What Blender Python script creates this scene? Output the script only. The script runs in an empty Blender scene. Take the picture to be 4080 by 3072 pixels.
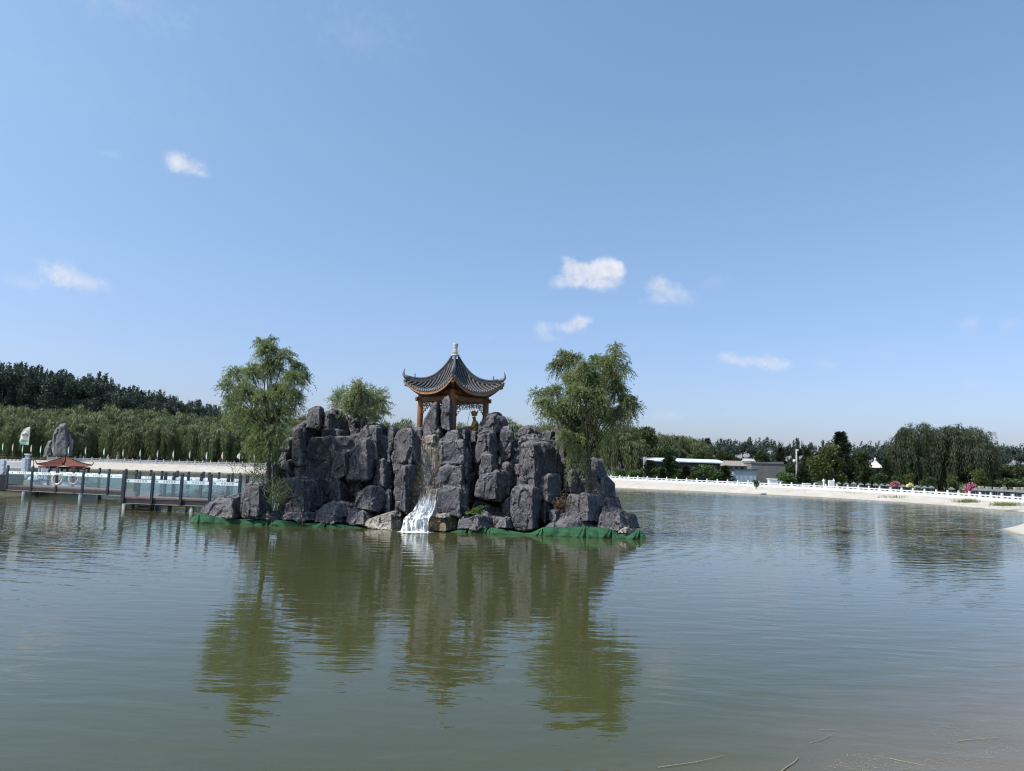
import bpy, bmesh, math, random
import numpy as np
from mathutils import Vector, Matrix, noise as mnoise
from mathutils.noise import voronoi as _vor

# ------------------------------------------------------------------ camera, sky, sun, exposure
F, CX, CY = 2950.0, 2040.0, 1536.0          # focal length and centre in photo pixels
CAMZ = 2.5
PITCH = math.atan(332.0 * math.cos(math.radians(1.65)) / F)
ROLL = math.radians(1.65)
R_CAM = Matrix.Rotation(math.radians(90) + PITCH, 3, 'X') @ Matrix.Rotation(ROLL, 3, 'Z')
SUN_EL, SUN_AZ = math.radians(52), math.radians(-110)     # azimuth from +Y towards +X

scene = bpy.context.scene
COL = scene.collection
cam = bpy.data.objects.new("camera", bpy.data.cameras.new("camera"))
COL.objects.link(cam)
cam.location = (0, 0, CAMZ)
cam.rotation_euler = R_CAM.to_euler()
cam.data.sensor_width = 36.0
cam.data.lens = 36.0 * F / 4080.0
cam.data.clip_start = 0.1
cam.data.clip_end = 20000
scene.camera = cam
scene.view_settings.view_transform = 'Standard'
scene.view_settings.look = 'None'
scene.view_settings.exposure = 0.30
scene.view_settings.gamma = 1.0
scene.cycles.pixel_filter_type = 'BLACKMAN_HARRIS'
scene.cycles.filter_width = 1.15
scene.cycles.max_bounces = 8
scene.cycles.transparent_max_bounces = 16
scene.cycles.use_denoising = True

def ray(px, py):
    v = Vector(((px - CX) / F, -(py - CY) / F, -1.0))
    return R_CAM @ v

def P(px, py, D):
    """World point seen at photo pixel (px, py) at D metres along +Y."""
    d = ray(px, py)
    return Vector((0, 0, CAMZ)) + d * (D / d.y)

def PZ(px, py, z=0.0):
    d = ray(px, py)
    return Vector((0, 0, CAMZ)) + d * ((z - CAMZ) / d.z)

def frame(sc, ox, oy):
    return lambda pts: [(ox + x / sc, oy + y / sc) for x, y in pts]
Z1 = frame(2.212, 0, 1400); Z2 = frame(1.96, 750, 1300); Z3 = frame(2.563, 1200, 1500)
Z4 = frame(3.687, 1500, 1320); Z5 = frame(2.38, 1800, 1500); Z8 = frame(2.922, 1000, 1550)

sd = bpy.data.lights.new("sun", 'SUN')
sd.energy = 3.9
sd.angle = math.radians(0.53)
sd.color = (1.0, 0.955, 0.89)
sun = bpy.data.objects.new("sun", sd)
COL.objects.link(sun)
sdir = Vector((math.sin(SUN_AZ) * math.cos(SUN_EL), math.cos(SUN_AZ) * math.cos(SUN_EL), math.sin(SUN_EL)))
sun.rotation_euler = sdir.to_track_quat('Z', 'Y').to_euler()

# ------------------------------------------------------------------ node helpers
class NT:
    def __init__(s, tree):
        s.t = tree
        s.t.nodes.clear()
    def n(s, typ, _in=None, **kw):
        nd = s.t.nodes.new(typ)
        for k, v in kw.items():
            setattr(nd, k, v)
        for k, v in (_in or {}).items():
            sk = nd.inputs[k]
            if isinstance(v, bpy.types.NodeSocket):
                s.t.links.new(v, sk)
            else:
                sk.default_value = v
        return nd
    def math(s, op, a, b=0.0, c=None, clamp=False):
        i = {0: a, 1: b}
        if c is not None: i[2] = c
        return s.n('ShaderNodeMath', i, operation=op, use_clamp=clamp).outputs[0]
    def vmath(s, op, a, b=(0, 0, 0), out=0):
        return s.n('ShaderNodeVectorMath', {0: a, 1: b}, operation=op).outputs[out]
    def ramp(s, fac, stops, interp='LINEAR'):
        r = s.n('ShaderNodeValToRGB', {0: fac})
        r.color_ramp.interpolation = interp
        els = r.color_ramp.elements
        while len(els) < len(stops): els.new(0.5)
        for e, (p, c) in zip(els, stops):
            e.position = p
            e.color = (c, c, c, 1) if isinstance(c, (int, float)) else (*c, 1)
        return r.outputs[0]
    def mix(s, f, a, b, blend='MIX'):
        m = s.n('ShaderNodeMix', data_type='RGBA', blend_type=blend)
        for i, v in ((0, f), (6, a), (7, b)):
            if isinstance(v, bpy.types.NodeSocket): s.t.links.new(v, m.inputs[i])
            else: m.inputs[i].default_value = (*v, 1) if isinstance(v, tuple) and len(v) == 3 else v
        return m.outputs[2]
    def noise(s, vec, scale, detail=4, rough=0.55, dist=0.0):
        return s.n('ShaderNodeTexNoise', {'Vector': vec, 'Scale': scale, 'Detail': detail, 'Roughness': rough, 'Distortion': dist}).outputs[0]
    def mapping(s, vec, scale=(1, 1, 1), rot=(0, 0, 0), loc=(0, 0, 0)):
        return s.n('ShaderNodeMapping', {0: vec, 1: loc, 2: rot, 3: scale}).outputs[0]
    def bump(s, h, strength=0.5, dist=0.05, normal=None):
        i = {'Strength': strength, 'Distance': dist, 'Height': h}
        if normal is not None: i['Normal'] = normal
        return s.n('ShaderNodeBump', i).outputs[0]

def material(name):
    m = bpy.data.materials.new(name)
    m.use_nodes = True
    return m, NT(m.node_tree)

def principled(nt, color, rough=0.7, normal=None, spec=0.4, metal=0.0, **kw):
    i = {'Base Color': (*color, 1) if isinstance(color, tuple) else color, 'Roughness': rough,
         'Specular IOR Level': spec, 'Metallic': metal}
    if normal is not None: i['Normal'] = normal
    i.update(kw)
    b = nt.n('ShaderNodeBsdfPrincipled', i)
    nt.n('ShaderNodeOutputMaterial', {0: b.outputs[0]})
    return b

def geo_pos(nt):
    return nt.n('ShaderNodeNewGeometry').outputs['Position']
def obj_co(nt):
    return nt.n('ShaderNodeTexCoord').outputs['Object']

def simple(name, c1, c2=None, scale=6.0, rough=0.7, bump=0.15, bscale=30.0, bdist=0.01, spec=0.4, metal=0.0):
    m, nt = material(name)
    co = geo_pos(nt)
    c2 = c2 or tuple(v * 0.7 for v in c1)
    f = nt.ramp(nt.noise(co, scale, 5, 0.6), [(0.3, 0.0), (0.7, 1.0)])
    col = nt.mix(f, c2, c1)
    nrm = nt.bump(nt.noise(co, bscale, 4, 0.6), bump, bdist) if bump else None
    principled(nt, col, rough, nrm, spec, metal)
    return m

# ------------------------------------------------------------------ sky with small cumulus clouds
world = bpy.data.worlds.new("World")
scene.world = world
world.use_nodes = True
wt = NT(world.node_tree)
sky = wt.n('ShaderNodeTexSky', sky_type='NISHITA', sun_disc=False, sun_elevation=SUN_EL,
           sun_rotation=SUN_AZ, altitude=0.0, air_density=1.0,
           dust_density=1.6, ozone_density=2.5)
wdir = wt.n('ShaderNodeTexCoord').outputs['Generated']
sep = wt.n('ShaderNodeSeparateXYZ', {0: wdir})
az = wt.math('ARCTAN2', sep.outputs[0], sep.outputs[1])
el = wt.math('ARCSINE', sep.outputs[2])
ae = wt.n('ShaderNodeCombineXYZ', {0: az, 1: el}).outputs[0]
w_lo = wt.math('SUBTRACT', wt.noise(ae, 48.0, 6, 0.55, 0.0), 0.5)
w_hi = wt.math('SUBTRACT', wt.noise(ae, 120.0, 5, 0.65), 0.5)
wob = wt.math('ADD', wt.math('MULTIPLY', w_lo, 1.5), wt.math('MULTIPLY', w_hi, 1.1))
CLOUDS = [  # photo px centre x, y, half width, half height, opacity, softness
    (2257, 1032, 26, 18, .5, .9), (2279, 1070, 40, 34, .8, .7), (2325, 1082, 62, 48, .95, .55), (2378, 1075, 62, 54, 1.0, .5), (2425, 1066, 60, 50, 1.0, .5), (2462, 1075, 40, 44, 1.0, .55),
    (2235, 1126, 50, 26, .55, .9), (2390, 1128, 90, 32, .8, .8), (2300, 1120, 70, 30, .7, .8),
    (2612, 1130, 42, 34, .45, .9), (2655, 1160, 62, 44, .5, .9), (2715, 1188, 60, 32, .4, 1.0), (2620, 1195, 60, 24, .25, 1.1), (2850, 1125, 60, 30, .13, 1.3),
    (2312, 1282, 44, 26, .75, .7), (2270, 1305, 60, 26, .6, .9), (2165, 1305, 42, 30, .45, .9), (2180, 1345, 60, 22, .3, 1.1),
    (2900, 1425, 46, 24, .5, .9), (2950, 1440, 50, 22, .45, .9), (3000, 1442, 60, 24, .5, .9), (3050, 1440, 50, 30, .6, .8), (3100, 1452, 60, 26, .5, .9), (3290, 1450, 60, 24, .3, 1.2),
    (700, 640, 48, 40, .75, .9), (745, 668, 75, 36, .7, 1.0), (800, 690, 50, 20, .5, 1.1), (240, 1090, 95, 50, .7, .9), (330, 1125, 110, 40, .6, 1.0),
    (120, 1130, 110, 34, .3, 1.2), (3860, 1290, 60, 40, .3, 1.2), (4030, 1290, 60, 26, .18, 1.3), (3520, 1410, 80, 26, .16, 1.3),
    (2660, 1655, 70, 24, .3, 1.1), (2900, 1650, 50, 14, .14, 1.3), (3870, 1530, 60, 22, .12, 1.3), (1430, 130, 260, 160, .16, 1.8),
    (500, 20, 380, 90, .2, 1.8), (250, 300, 900, 420, .10, 2.2), (1950, 1340, 40, 14, .12, 1.3), (430, 610, 60, 20, .15, 1.3)]
tot = None
for (cx, cy, hw, hh, op, soft) in CLOUDS:
    k_ = 1.0 if op >= .85 and soft < .85 else 1.35
    hw *= k_; hh *= k_
    d0 = ray(cx, cy).normalized(); d1 = ray(cx + hw, cy).normalized(); d2 = ray(cx, cy - hh).normalized()
    a0, e0 = math.atan2(d0.x, d0.y), math.asin(d0.z)
    ra = abs(math.atan2(d1.x, d1.y) - a0); re = abs(math.asin(d2.z) - e0)
    q = wt.vmath('MULTIPLY', wt.vmath('SUBTRACT', ae, (a0, e0, 0)), (1 / ra, 1 / re, 0))
    ln = wt.vmath('LENGTH', q, out=1)
    v = wt.math('ADD', wt.math('SUBTRACT', 1.0, ln), wt.math('MULTIPLY', wob, min(1.0, soft * .75)))
    op *= .92; soft *= 1.15
    v = wt.math('MULTIPLY', wt.n('ShaderNodeMapRange', {0: v, 1: 0.0, 2: soft, 3: 0.0, 4: 1.0}, interpolation_type='SMOOTHSTEP').outputs[0], op)
    tot = v if tot is None else wt.math('ADD', tot, wt.math('MULTIPLY', v, wt.math('SUBTRACT', 1.0, tot, clamp=True)))
lum = wt.ramp(wt.noise(wt.mapping(ae, loc=(0.006, -0.008, 0)), 45.0, 5, 0.6), [(0.3, (.60, .66, .80)), (0.65, (.84, .85, .91))])
tint = wt.mix(1.0, sky.outputs[0], wt.ramp(wt.math('MULTIPLY', el, 1.6), [(0.0, (.74, .74, .98)), (.08, (.79, .79, .98)), (.22, (.85, .86, .99)), (.40, (.94, .97, 1.01)), (.65, (1.03, 1.10, 1.07)), (1.0, (1.10, 1.22, 1.18))]), 'MULTIPLY')
SKYTINT = tint
bg1 = wt.n('ShaderNodeBackground', {0: tint, 1: 0.15})
bg2 = wt.n('ShaderNodeBackground', {0: lum, 1: 0.86})
mx = wt.n('ShaderNodeMixShader', {0: tot, 1: bg1.outputs[0], 2: bg2.outputs[0]})
wt.n('ShaderNodeOutputWorld', {0: mx.outputs[0]})

# ------------------------------------------------------------------ mesh helpers
def link(o, parent=None):
    COL.objects.link(o)
    if parent is not None: o.parent = parent
    return o

def mesh_obj(name, verts, faces, mat, parent=None, smooth=False):
    me = bpy.data.meshes.new(name)
    me.from_pydata([tuple(v) for v in verts], [], faces)
    me.update()
    if mat: me.materials.append(mat)
    if smooth: me.polygons.foreach_set('use_smooth', [True] * len(me.polygons))
    return link(bpy.data.objects.new(name, me), parent)

def quad_mesh(name, V, mat, col=None):
    """V: (n,4,3) array of quads -> mesh; col: per-quad value stored as attribute 'tone'."""
    n = len(V)
    me = bpy.data.meshes.new(name)
    me.vertices.add(n * 4); me.vertices.foreach_set('co', np.asarray(V, dtype=np.float32).reshape(-1))
    me.loops.add(n * 4); me.loops.foreach_set('vertex_index', np.arange(n * 4, dtype=np.int32))
    me.polygons.add(n); me.polygons.foreach_set('loop_start', np.arange(0, n * 4, 4, dtype=np.int32))
    me.update(calc_edges=True)
    if col is not None:
        at = me.attributes.new('tone', 'FLOAT', 'FACE'); at.data.foreach_set('value', np.asarray(col, dtype=np.float32))
    me.materials.append(mat)
    return me

def empty(name, loc=(0, 0, 0), rz=0.0, parent=None):
    o = bpy.data.objects.new(name, None)
    o.location = loc; o.rotation_euler = (0, 0, rz); o.empty_display_size = 0.2
    return link(o, parent)

def tag(o, label=None, cat=None, group=None, kind=None):
    if label: o['label'] = label
    if cat: o['category'] = cat
    if group: o['group'] = group
    if kind: o['kind'] = kind
    return o

def copy_tree(o, parent=None):
    c = o.copy(); COL.objects.link(c); c.parent = parent
    for ch in [x for x in o.children]:
        copy_tree(ch, c)
    return c

class MB:
    def __init__(s): s.v = []; s.f = []
    def add(s, vs, fs):
        b = len(s.v); s.v += [Vector(v) for v in vs]; s.f += [tuple(i + b for i in f) for f in fs]; return s
    def box(s, c, size, rz=0.0, bev=0.0):
        hx, hy, hz = (d / 2 for d in size)
        if bev <= 0:
            pts = [(-hx, -hy, -hz), (hx, -hy, -hz), (hx, hy, -hz), (-hx, hy, -hz), (-hx, -hy, hz), (hx, -hy, hz), (hx, hy, hz), (-hx, hy, hz)]
            fs = [(0, 3, 2, 1), (4, 5, 6, 7), (0, 1, 5, 4), (1, 2, 6, 5), (2, 3, 7, 6), (3, 0, 4, 7)]
        else:
            b = bev; rings = []
            for z, k in ((-hz, b), (-hz + b, 0), (hz - b, 0), (hz, b)):
                X, Y = hx - k, hy - k
                rings.append([(-X + (b if not k else 0), -Y, z), (X - (b if not k else 0), -Y, z), (X, -Y + (b if not k else 0), z), (X, Y - (b if not k else 0), z),
                              (X - (b if not k else 0), Y, z), (-X + (b if not k else 0), Y, z), (-X, Y - (b if not k else 0), z), (-X, -Y + (b if not k else 0), z)])
            pts = [p for r in rings for p in r]; fs = []
            for r in range(3):
                for i in range(8):
                    j = (i + 1) % 8; fs.append((r * 8 + i, r * 8 + j, r * 8 + 8 + j, r * 8 + 8 + i))
            fs += [tuple(range(7, -1, -1)), tuple(range(24, 32))]
        M = Matrix.Rotation(rz, 3, 'Z')
        return s.add([M @ Vector(p) + Vector(c) for p in pts], fs)
    def beam(s, a, b, w, h, up=(0, 0, 1)):
        a, b = Vector(a), Vector(b); d = (b - a).normalized(); u = Vector(up)
        r = d.cross(u)
        if r.length < 1e-4: r = d.cross(Vector((1, 0, 0)))
        r.normalize(); u = r.cross(d).normalized()
        pts = []
        for e in (a, b):
            pts += [e - r * w / 2 - u * h / 2, e + r * w / 2 - u * h / 2, e + r * w / 2 + u * h / 2, e - r * w / 2 + u * h / 2]
        return s.add(pts, [(0, 1, 2, 3), (7, 6, 5, 4), (0, 4, 5, 1), (1, 5, 6, 2), (2, 6, 7, 3), (3, 7, 4, 0)])
    def tube(s, path, radii, n=8, cap=True):
        path = [Vector(p) for p in path]
        if isinstance(radii, (int, float)): radii = [radii] * len(path)
        pts = []; fs = []; ref = None
        for i, p in enumerate(path):
            d = (path[min(i + 1, len(path) - 1)] - path[max(i - 1, 0)]).normalized()
            if ref is None:
                ref = d.orthogonal().normalized()
            ref = (ref - d * ref.dot(d)).normalized()
            q = d.cross(ref)
            for k in range(n):
                a = 2 * math.pi * k / n
                pts.append(p + (ref * math.cos(a) + q * math.sin(a)) * radii[i])
        for i in range(len(path) - 1):
            for k in range(n):
                j = (k + 1) % n
                fs.append((i * n + k, i * n + j, (i + 1) * n + j, (i + 1) * n + k))
        if cap:
            fs.append(tuple(range(n - 1, -1, -1))); fs.append(tuple((len(path) - 1) * n + k for k in range(n)))
        return s.add(pts, fs)
    def lathe(s, prof, c=(0, 0, 0), n=16, sx=1.0, sy=1.0):
        pts = []; fs = []; c = Vector(c)
        for r, z in prof:
            for k in range(n):
                a = 2 * math.pi * k / n; pts.append(c + Vector((r * math.cos(a) * sx, r * math.sin(a) * sy, z)))
        for i in range(len(prof) - 1):
            for k in range(n):
                j = (k + 1) % n; fs.append((i * n + k, i * n + j, (i + 1) * n + j, (i + 1) * n + k))
        fs.append(tuple(range(n - 1, -1, -1))); fs.append(tuple((len(prof) - 1) * n + k for k in range(n)))
        return s.add(pts, fs)
    def prism(s, poly, a, b):
        """poly: list of (u, v); a, b: functions mapping (u, v) to front and back points"""
        n = len(poly); pts = [a(*p) for p in poly] + [b(*p) for p in poly]
        fs = [tuple(range(n)), tuple(range(2 * n - 1, n - 1, -1))] + [(i, i + n, (i + 1) % n + n, (i + 1) % n) for i in range(n)]
        return s.add(pts, fs)
    def build(s, name, mat, parent=None, smooth=False, fix=True):
        o = mesh_obj(name, s.v, s.f, mat, parent, smooth)
        if fix:
            bm = bmesh.new(); bm.from_mesh(o.data); bmesh.ops.recalc_face_normals(bm, faces=bm.faces); bm.to_mesh(o.data); bm.free()
        return o

def auto_smooth(o, ang=35):
    me = o.data
    me.polygons.foreach_set('use_smooth', [True] * len(me.polygons))
    me.set_sharp_from_angle(angle=math.radians(ang))
    return o

def sstep(a, b, x):
    t = min(1.0, max(0.0, (x - a) / (b - a))); return t * t * (3 - 2 * t)

WAVE = (.0105, .0030, .0007)
RIPPLE = .0115
RING2_XY = (PZ(800, 2105, 0).x, PZ(800, 2105, 0).y)
FALL_XY = (PZ(1655, 2118, 0).x, PZ(1655, 2118, 0).y)

# ------------------------------------------------------------------ ground and lake
M_conc = None
def mat_ground():
    m, nt = material("bank_and_ground")
    co = geo_pos(nt)
    sp = nt.n('ShaderNodeSeparateXYZ', {0: co})
    att = nt.n('ShaderNodeAttribute', attribute_name='soil').outputs['Fac']
    n1 = nt.noise(co, 0.5, 6, 0.65); n2 = nt.noise(co, 3.0, 5, 0.65)
    conc = nt.mix(nt.ramp(n1, [(0.35, 0.0), (0.7, 1.0)]), (.50, .465, .41), (.40, .365, .315))
    conc = nt.mix(nt.math('MULTIPLY', nt.ramp(n2, [(0.52, 0.0), (0.75, 1.0)]), .5), conc, (.40, .35, .28))
    # faint cracks and a stained tide line at the waterline
    vor = nt.n('ShaderNodeTexVoronoi', {'Vector': nt.n('ShaderNodeVectorMath', {0: co, 1: nt.n('ShaderNodeTexNoise', {'Vector': co, 'Scale': .4, 'Detail': 4}).outputs[1]}, operation='ADD').outputs[0], 'Scale': .22}, feature='DISTANCE_TO_EDGE').outputs[0]
    conc = nt.mix(nt.ramp(vor, [(0.0, 0.35), (0.02, 0.0)]), conc, (.28, .25, .20))
    zz = nt.math('ADD', sp.outputs[2], nt.math('MULTIPLY', nt.math('SUBTRACT', n2, .5), .12))
    conc = nt.mix(nt.ramp(zz, [(0.03, 0.85), (0.10, 0.0)]), conc, (.20, .17, .12))
    grass = nt.mix(nt.ramp(n2, [(0.35, 0.0), (0.65, 1.0)]), (.05, .075, .022), (.10, .105, .045))
    col = nt.mix(att, conc, grass)
    principled(nt, col, .9, nt.bump(nt.noise(co, 2.2, 8, 0.7), .7, .12), .2)
    return m

LOOP = [(-3, 4.0, .9, 2.6), (2, 4.2, .9, 2.6), (5.2, 6.0, .9, 2.6), (9, 11, .9, 2.6), (16, 20, .9, 2.6), (22, 29, .85, 2.4), (24.3, 35, .85, 2.6), (26.6, 40.6, .8, 2.8),
        (33, 44, .8, 3), (48, 46, .8, 3), (52, 52, .7, 3.5), (49, 58, .6, 3.5), (44.6, 63.5, .55, 3.6), (45, 74, .62, 3.8), (44, 83, .7, 4), (39, 96, .85, 4), (28, 107.5, 1.0, 4), (16, 116, 1.15, 4),
        (-10, 135, 1.25, 5), (-30, 147, 1.3, 6), (-50, 150, 1.34, 6), (-83, 154, 1.34, 6), (-98, 152, 1.4, 6), (-98, 125, 1.4, 6), (-70, 82, 1.4, 5), (-46, 60, 1.4, 4), (-36, 52, 1.4, 4),
        (-32.5, 47.5, 1.3, 3), (-31, 43, 1.2, 3), (-30, 36, 1.1, 3), (-26, 28, 1.0, 3), (-18, 18, .9, 2.6), (-9, 8, .9, 2.6)]

def loop_dense(k=5):
    out = []; n = len(LOOP)
    for i in range(n):
        p0, p1, p2, p3 = (LOOP[(i + j - 1) % n] for j in range(4))
        for q in range(k):
            t = q / k; c = []
            for a, b, c2, d in zip(p0, p1, p2, p3):
                m1 = (c2 - a) * .28; m2 = (d - b) * .28
                h = (2 * t**3 - 3 * t**2 + 1) * b + (t**3 - 2 * t**2 + t) * m1 + (-2 * t**3 + 3 * t**2) * c2 + (t**3 - t**2) * m2
                c.append(h)
            out.append(tuple(c))
    return out
LD = loop_dense()

def hill(x, y):
    h = max(0.0, -x - 85) / 110 * 17 * sstep(185, 265, y)
    h = min(h, 24 + 3 * math.sin(x * .05))
    h += 5.0 * sstep(150, 230, y) * sstep(-40, -140, x) * .5
    return h

def nearest_h(x, y):
    b = min(LD, key=lambda p: (p[0] - x) ** 2 + (p[1] - y) ** 2)
    return b[2], math.hypot(b[0] - x, b[1] - y)

def ground_z(x, y):
    h, d = nearest_h(x, y)
    return h + (1.3 - h) * sstep(12, 60, d) + hill(x, y)

def build_ground():
    n = len(LD); cx, cy = 0.0, 60.0
    nor = []
    for i in range(n):
        a = LD[(i - 1) % n]; b = LD[(i + 1) % n]
        t = Vector((b[0] - a[0], b[1] - a[1])).normalized()
        nv = Vector((t.y, -t.x))
        if nv.dot(Vector((LD[i][0] - cx, LD[i][1] - cy))) < 0: nv = -nv
        nor.append(nv)
    V = []; soil = []
    rings = [(-5, -1.9, 0), (0, 0, 0), (.25, None, 0), (.5, None, 0), (.75, None, 0), (1, None, 0), ('t', 1.2, .0), ('t', 4, .85), ('r', 12, 1), ('r', 30, 1), ('r', 60, 1), ('r', 90, 1), ('r', 120, 1), ('r', 150, 1), ('r', 200, 1), ('r', 400, 1), ('r', 5000, 1)]
    rnd = random.Random(3)
    for rk, rv, so in rings:
        for i, (x, y, h, run) in enumerate(LD):
            nv = nor[i]
            if rk == -5: p = (x - nv.x * 4, y - nv.y * 4, -1.6)
            elif rk == 't':
                p = (x + nv.x * (run + rv), y + nv.y * (run + rv), h + .04)
            elif rk == 'r':
                bx, by = x + nv.x * (run + 4), y + nv.y * (run + 4)
                rd = Vector((bx - cx, by - cy)).normalized()
                X, Y = bx + rd.x * rv, by + rd.y * rv
                p = (X, Y, (h + (1.3 - h) * sstep(0, 60, rv)) + (hill(X, Y) if rv < 1000 else 1.0))
            else:
                f = rk
                w = (mnoise.noise(Vector((x * .35, y * .35, f * 3))) * .13 + mnoise.noise(Vector((x * 1.1, y * 1.1, f * 5))) * .07) * (1 if 0 < f < 1 else .35)
                p = (x + nv.x * (run * f), y + nv.y * (run * f), h * f ** .85 + w - (.0 if f else .0))
            V.append(p); soil.append(so)
    Fs = []
    R = len(rings)
    for r in range(R - 1):
        for i in range(n):
            j = (i + 1) % n
            Fs.append((r * n + i, r * n + j, (r + 1) * n + j, (r + 1) * n + i))
    o = mesh_obj('ground', V, Fs, mat_ground(), smooth=True)
    at = o.data.attributes.new('soil', 'FLOAT', 'POINT'); at.data.foreach_set('value', soil)
    bm = bmesh.new(); bm.from_mesh(o.data); bmesh.ops.recalc_face_normals(bm, faces=bm.faces)
    if sum(f.normal.z for f in bm.faces) < 0: bmesh.ops.reverse_faces(bm, faces=bm.faces)
    bm.to_mesh(o.data); bm.free()
    tag(o, 'pale concrete lake bank with grassy ground behind it', None, None, 'structure')
    return o
build_ground()

def build_water():
    m, nt = material("lake_water")
    co = geo_pos(nt)
    sp = nt.n('ShaderNodeSeparateXYZ', {0: co})
    # long wind ripples, short chop, and calmer / rougher patches drifting over the pond
    warp = nt.n('ShaderNodeTexNoise', {'Vector': co, 'Scale': .12, 'Detail': 2}).outputs[1]
    cw = nt.vmath('ADD', co, nt.n('ShaderNodeVectorMath', {0: warp, 1: (2.2, 2.2, 0)}, operation='MULTIPLY').outputs[0])
    n1 = nt.noise(nt.mapping(cw, (.9, 2.5, 1), (0, 0, .12)), 1.0, 3, .5)
    n2 = nt.noise(nt.mapping(cw, (2.2, 5.5, 1), (0, 0, -.15)), 1.0, 3, .55)
    n3 = nt.noise(nt.mapping(co, (9, 14, 1), (0, 0, .3)), 1.0, 2, .5)
    patch = nt.ramp(nt.noise(nt.mapping(co, (.05, .11, 1), (0, 0, .25), (3, 1.2, 0)), 1.0, 3, .55), [(.38, .25), (.62, 1.0)])
    far = nt.n('ShaderNodeMapRange', {0: sp.outputs[1], 1: 14.0, 2: 50.0, 3: .5, 4: 2.6}, interpolation_type='SMOOTHSTEP').outputs[0]
    rough_amt = nt.math('MULTIPLY', patch, far)
    # rings spreading from the foot of the waterfall
    fx, fy = FALL_XY
    dx = nt.math('SUBTRACT', sp.outputs[0], fx); dy = nt.math('SUBTRACT', sp.outputs[1], fy)
    rr = nt.math('SQRT', nt.math('ADD', nt.math('MULTIPLY', dx, dx), nt.math('MULTIPLY', dy, dy)))
    ring = nt.math('SINE', nt.math('MULTIPLY', nt.math('ADD', rr, nt.math('MULTIPLY', n1, .9)), 8.5))
    fall = nt.math('DIVIDE', .05, nt.math('ADD', 1.0, nt.math('MULTIPLY', rr, .45)))
    h = nt.math('ADD', nt.math('MULTIPLY', n1, WAVE[0]), nt.math('MULTIPLY', nt.math('MULTIPLY', n2, WAVE[1]), nt.math('ADD', rough_amt, .35)))
    h = nt.math('ADD', h, nt.math('MULTIPLY', nt.math('MULTIPLY', n3, WAVE[2]), rough_amt))
    h = nt.math('ADD', h, nt.math('MULTIPLY', nt.math('MULTIPLY', ring, fall), .07))
    gx, gy = RING2_XY
    ex = nt.math('SUBTRACT', sp.outputs[0], gx); ey = nt.math('SUBTRACT', sp.outputs[1], gy)
    r2 = nt.math('SQRT', nt.math('ADD', nt.math('MULTIPLY', ex, ex), nt.math('MULTIPLY', ey, ey)))
    ring2 = nt.math('SINE', nt.math('MULTIPLY', nt.math('ADD', r2, nt.math('MULTIPLY', n1, .5)), 10.0))
    fade2 = nt.n('ShaderNodeMapRange', {0: r2, 1: 2.0, 2: 9.0, 3: .0016, 4: 0.0}).outputs[0]
    h = nt.math('ADD', h, nt.math('MULTIPLY', ring2, fade2))
    nrm = nt.bump(h, 1.0, 1.0)
    # silty water: olive in the middle, sandier over the shallows beside the near right shore
    sh = nt.math('ADD', nt.math('MULTIPLY', sp.outputs[0], .55), nt.math('MULTIPLY', sp.outputs[1], -.62))
    sh = nt.math('ADD', sh, nt.math('MULTIPLY', nt.math('SUBTRACT', nt.noise(co, .7, 4, .6), .5), 1.6))
    shal = nt.n('ShaderNodeMapRange', {0: sh, 1: -4.2, 2: -.9, 3: 0.0, 4: 1.0}, interpolation_type='SMOOTHSTEP').outputs[0]
    silt = nt.noise(nt.mapping(co, (.08, .14, 1)), 1.0, 4, .6)
    body = nt.mix(silt, (.044, .048, .018), (.063, .066, .026))
    body = nt.mix(shal, body, (.15, .115, .075))
    rgh = nt.n('ShaderNodeMapRange', {0: sp.outputs[1], 1: 26.0, 2: 75.0, 3: .012, 4: .19}).outputs[0]
    principled(nt, body, rgh, nrm, .5, 0.0, **{'IOR': 1.333})
    # real ripples: one sheet of small travelling waves, calmer in the lee near the camera
    ys = np.concatenate([np.arange(2.4, 24, .35), np.arange(24, 60, .10), np.arange(60, 157, .13)])
    xs = np.arange(-104, 58, .5)
    X, Y = np.meshgrid(xs, ys)
    rg = np.random.default_rng(17); Zz = np.zeros_like(X)
    for k in range(26):
        lam = .32 * (1.09 ** k) if k < 16 else rg.uniform(.5, 1.6)
        th = rg.normal() * .30 + .12; kk = 2 * math.pi / lam
        ph = rg.uniform(0, 6.28)
        Zz += lam * RIPPLE / 26 ** .5 * np.sin(kk * (X * math.sin(th) + Y * math.cos(th)) + ph + 1.6 * np.sin(X * rg.uniform(.05, .2) + rg.uniform(0, 6)) )
    lo = .5 + .5 * np.sin(X * .11 + 1.3 * np.sin(Y * .09) + 1.0) * np.sin(Y * .13 + .8 * np.sin(X * .07))
    calm = np.clip((Y - 24) / 12, 0, 1); calm = calm * calm * (3 - 2 * calm)
    far_ = np.clip((Y - 34) / 22, 0, 1)
    lee = np.exp(-(((X + 3.7) / 11) ** 2)) * (Y < 34)
    Zz *= (.0 + 1.0 * calm * (1 - .75 * lee)) * (.45 + .55 * lo) * (.45 + .55 * far_)
    ny, nx = X.shape
    me = bpy.data.meshes.new('lake_water')
    me.vertices.add(nx * ny); me.vertices.foreach_set('co', np.stack([X, Y, Zz], -1).astype(np.float32).reshape(-1))
    idx = np.arange(nx * ny).reshape(ny, nx); q = np.stack([idx[:-1, :-1], idx[:-1, 1:], idx[1:, 1:], idx[1:, :-1]], -1).reshape(-1).astype(np.int32)
    nf = (nx - 1) * (ny - 1); me.loops.add(nf * 4); me.loops.foreach_set('vertex_index', q)
    me.polygons.add(nf); me.polygons.foreach_set('loop_start', np.arange(0, nf * 4, 4, dtype=np.int32)); me.polygons.foreach_set('use_smooth', np.ones(nf, bool))
    me.update(calc_edges=True); me.materials.append(m)
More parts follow.
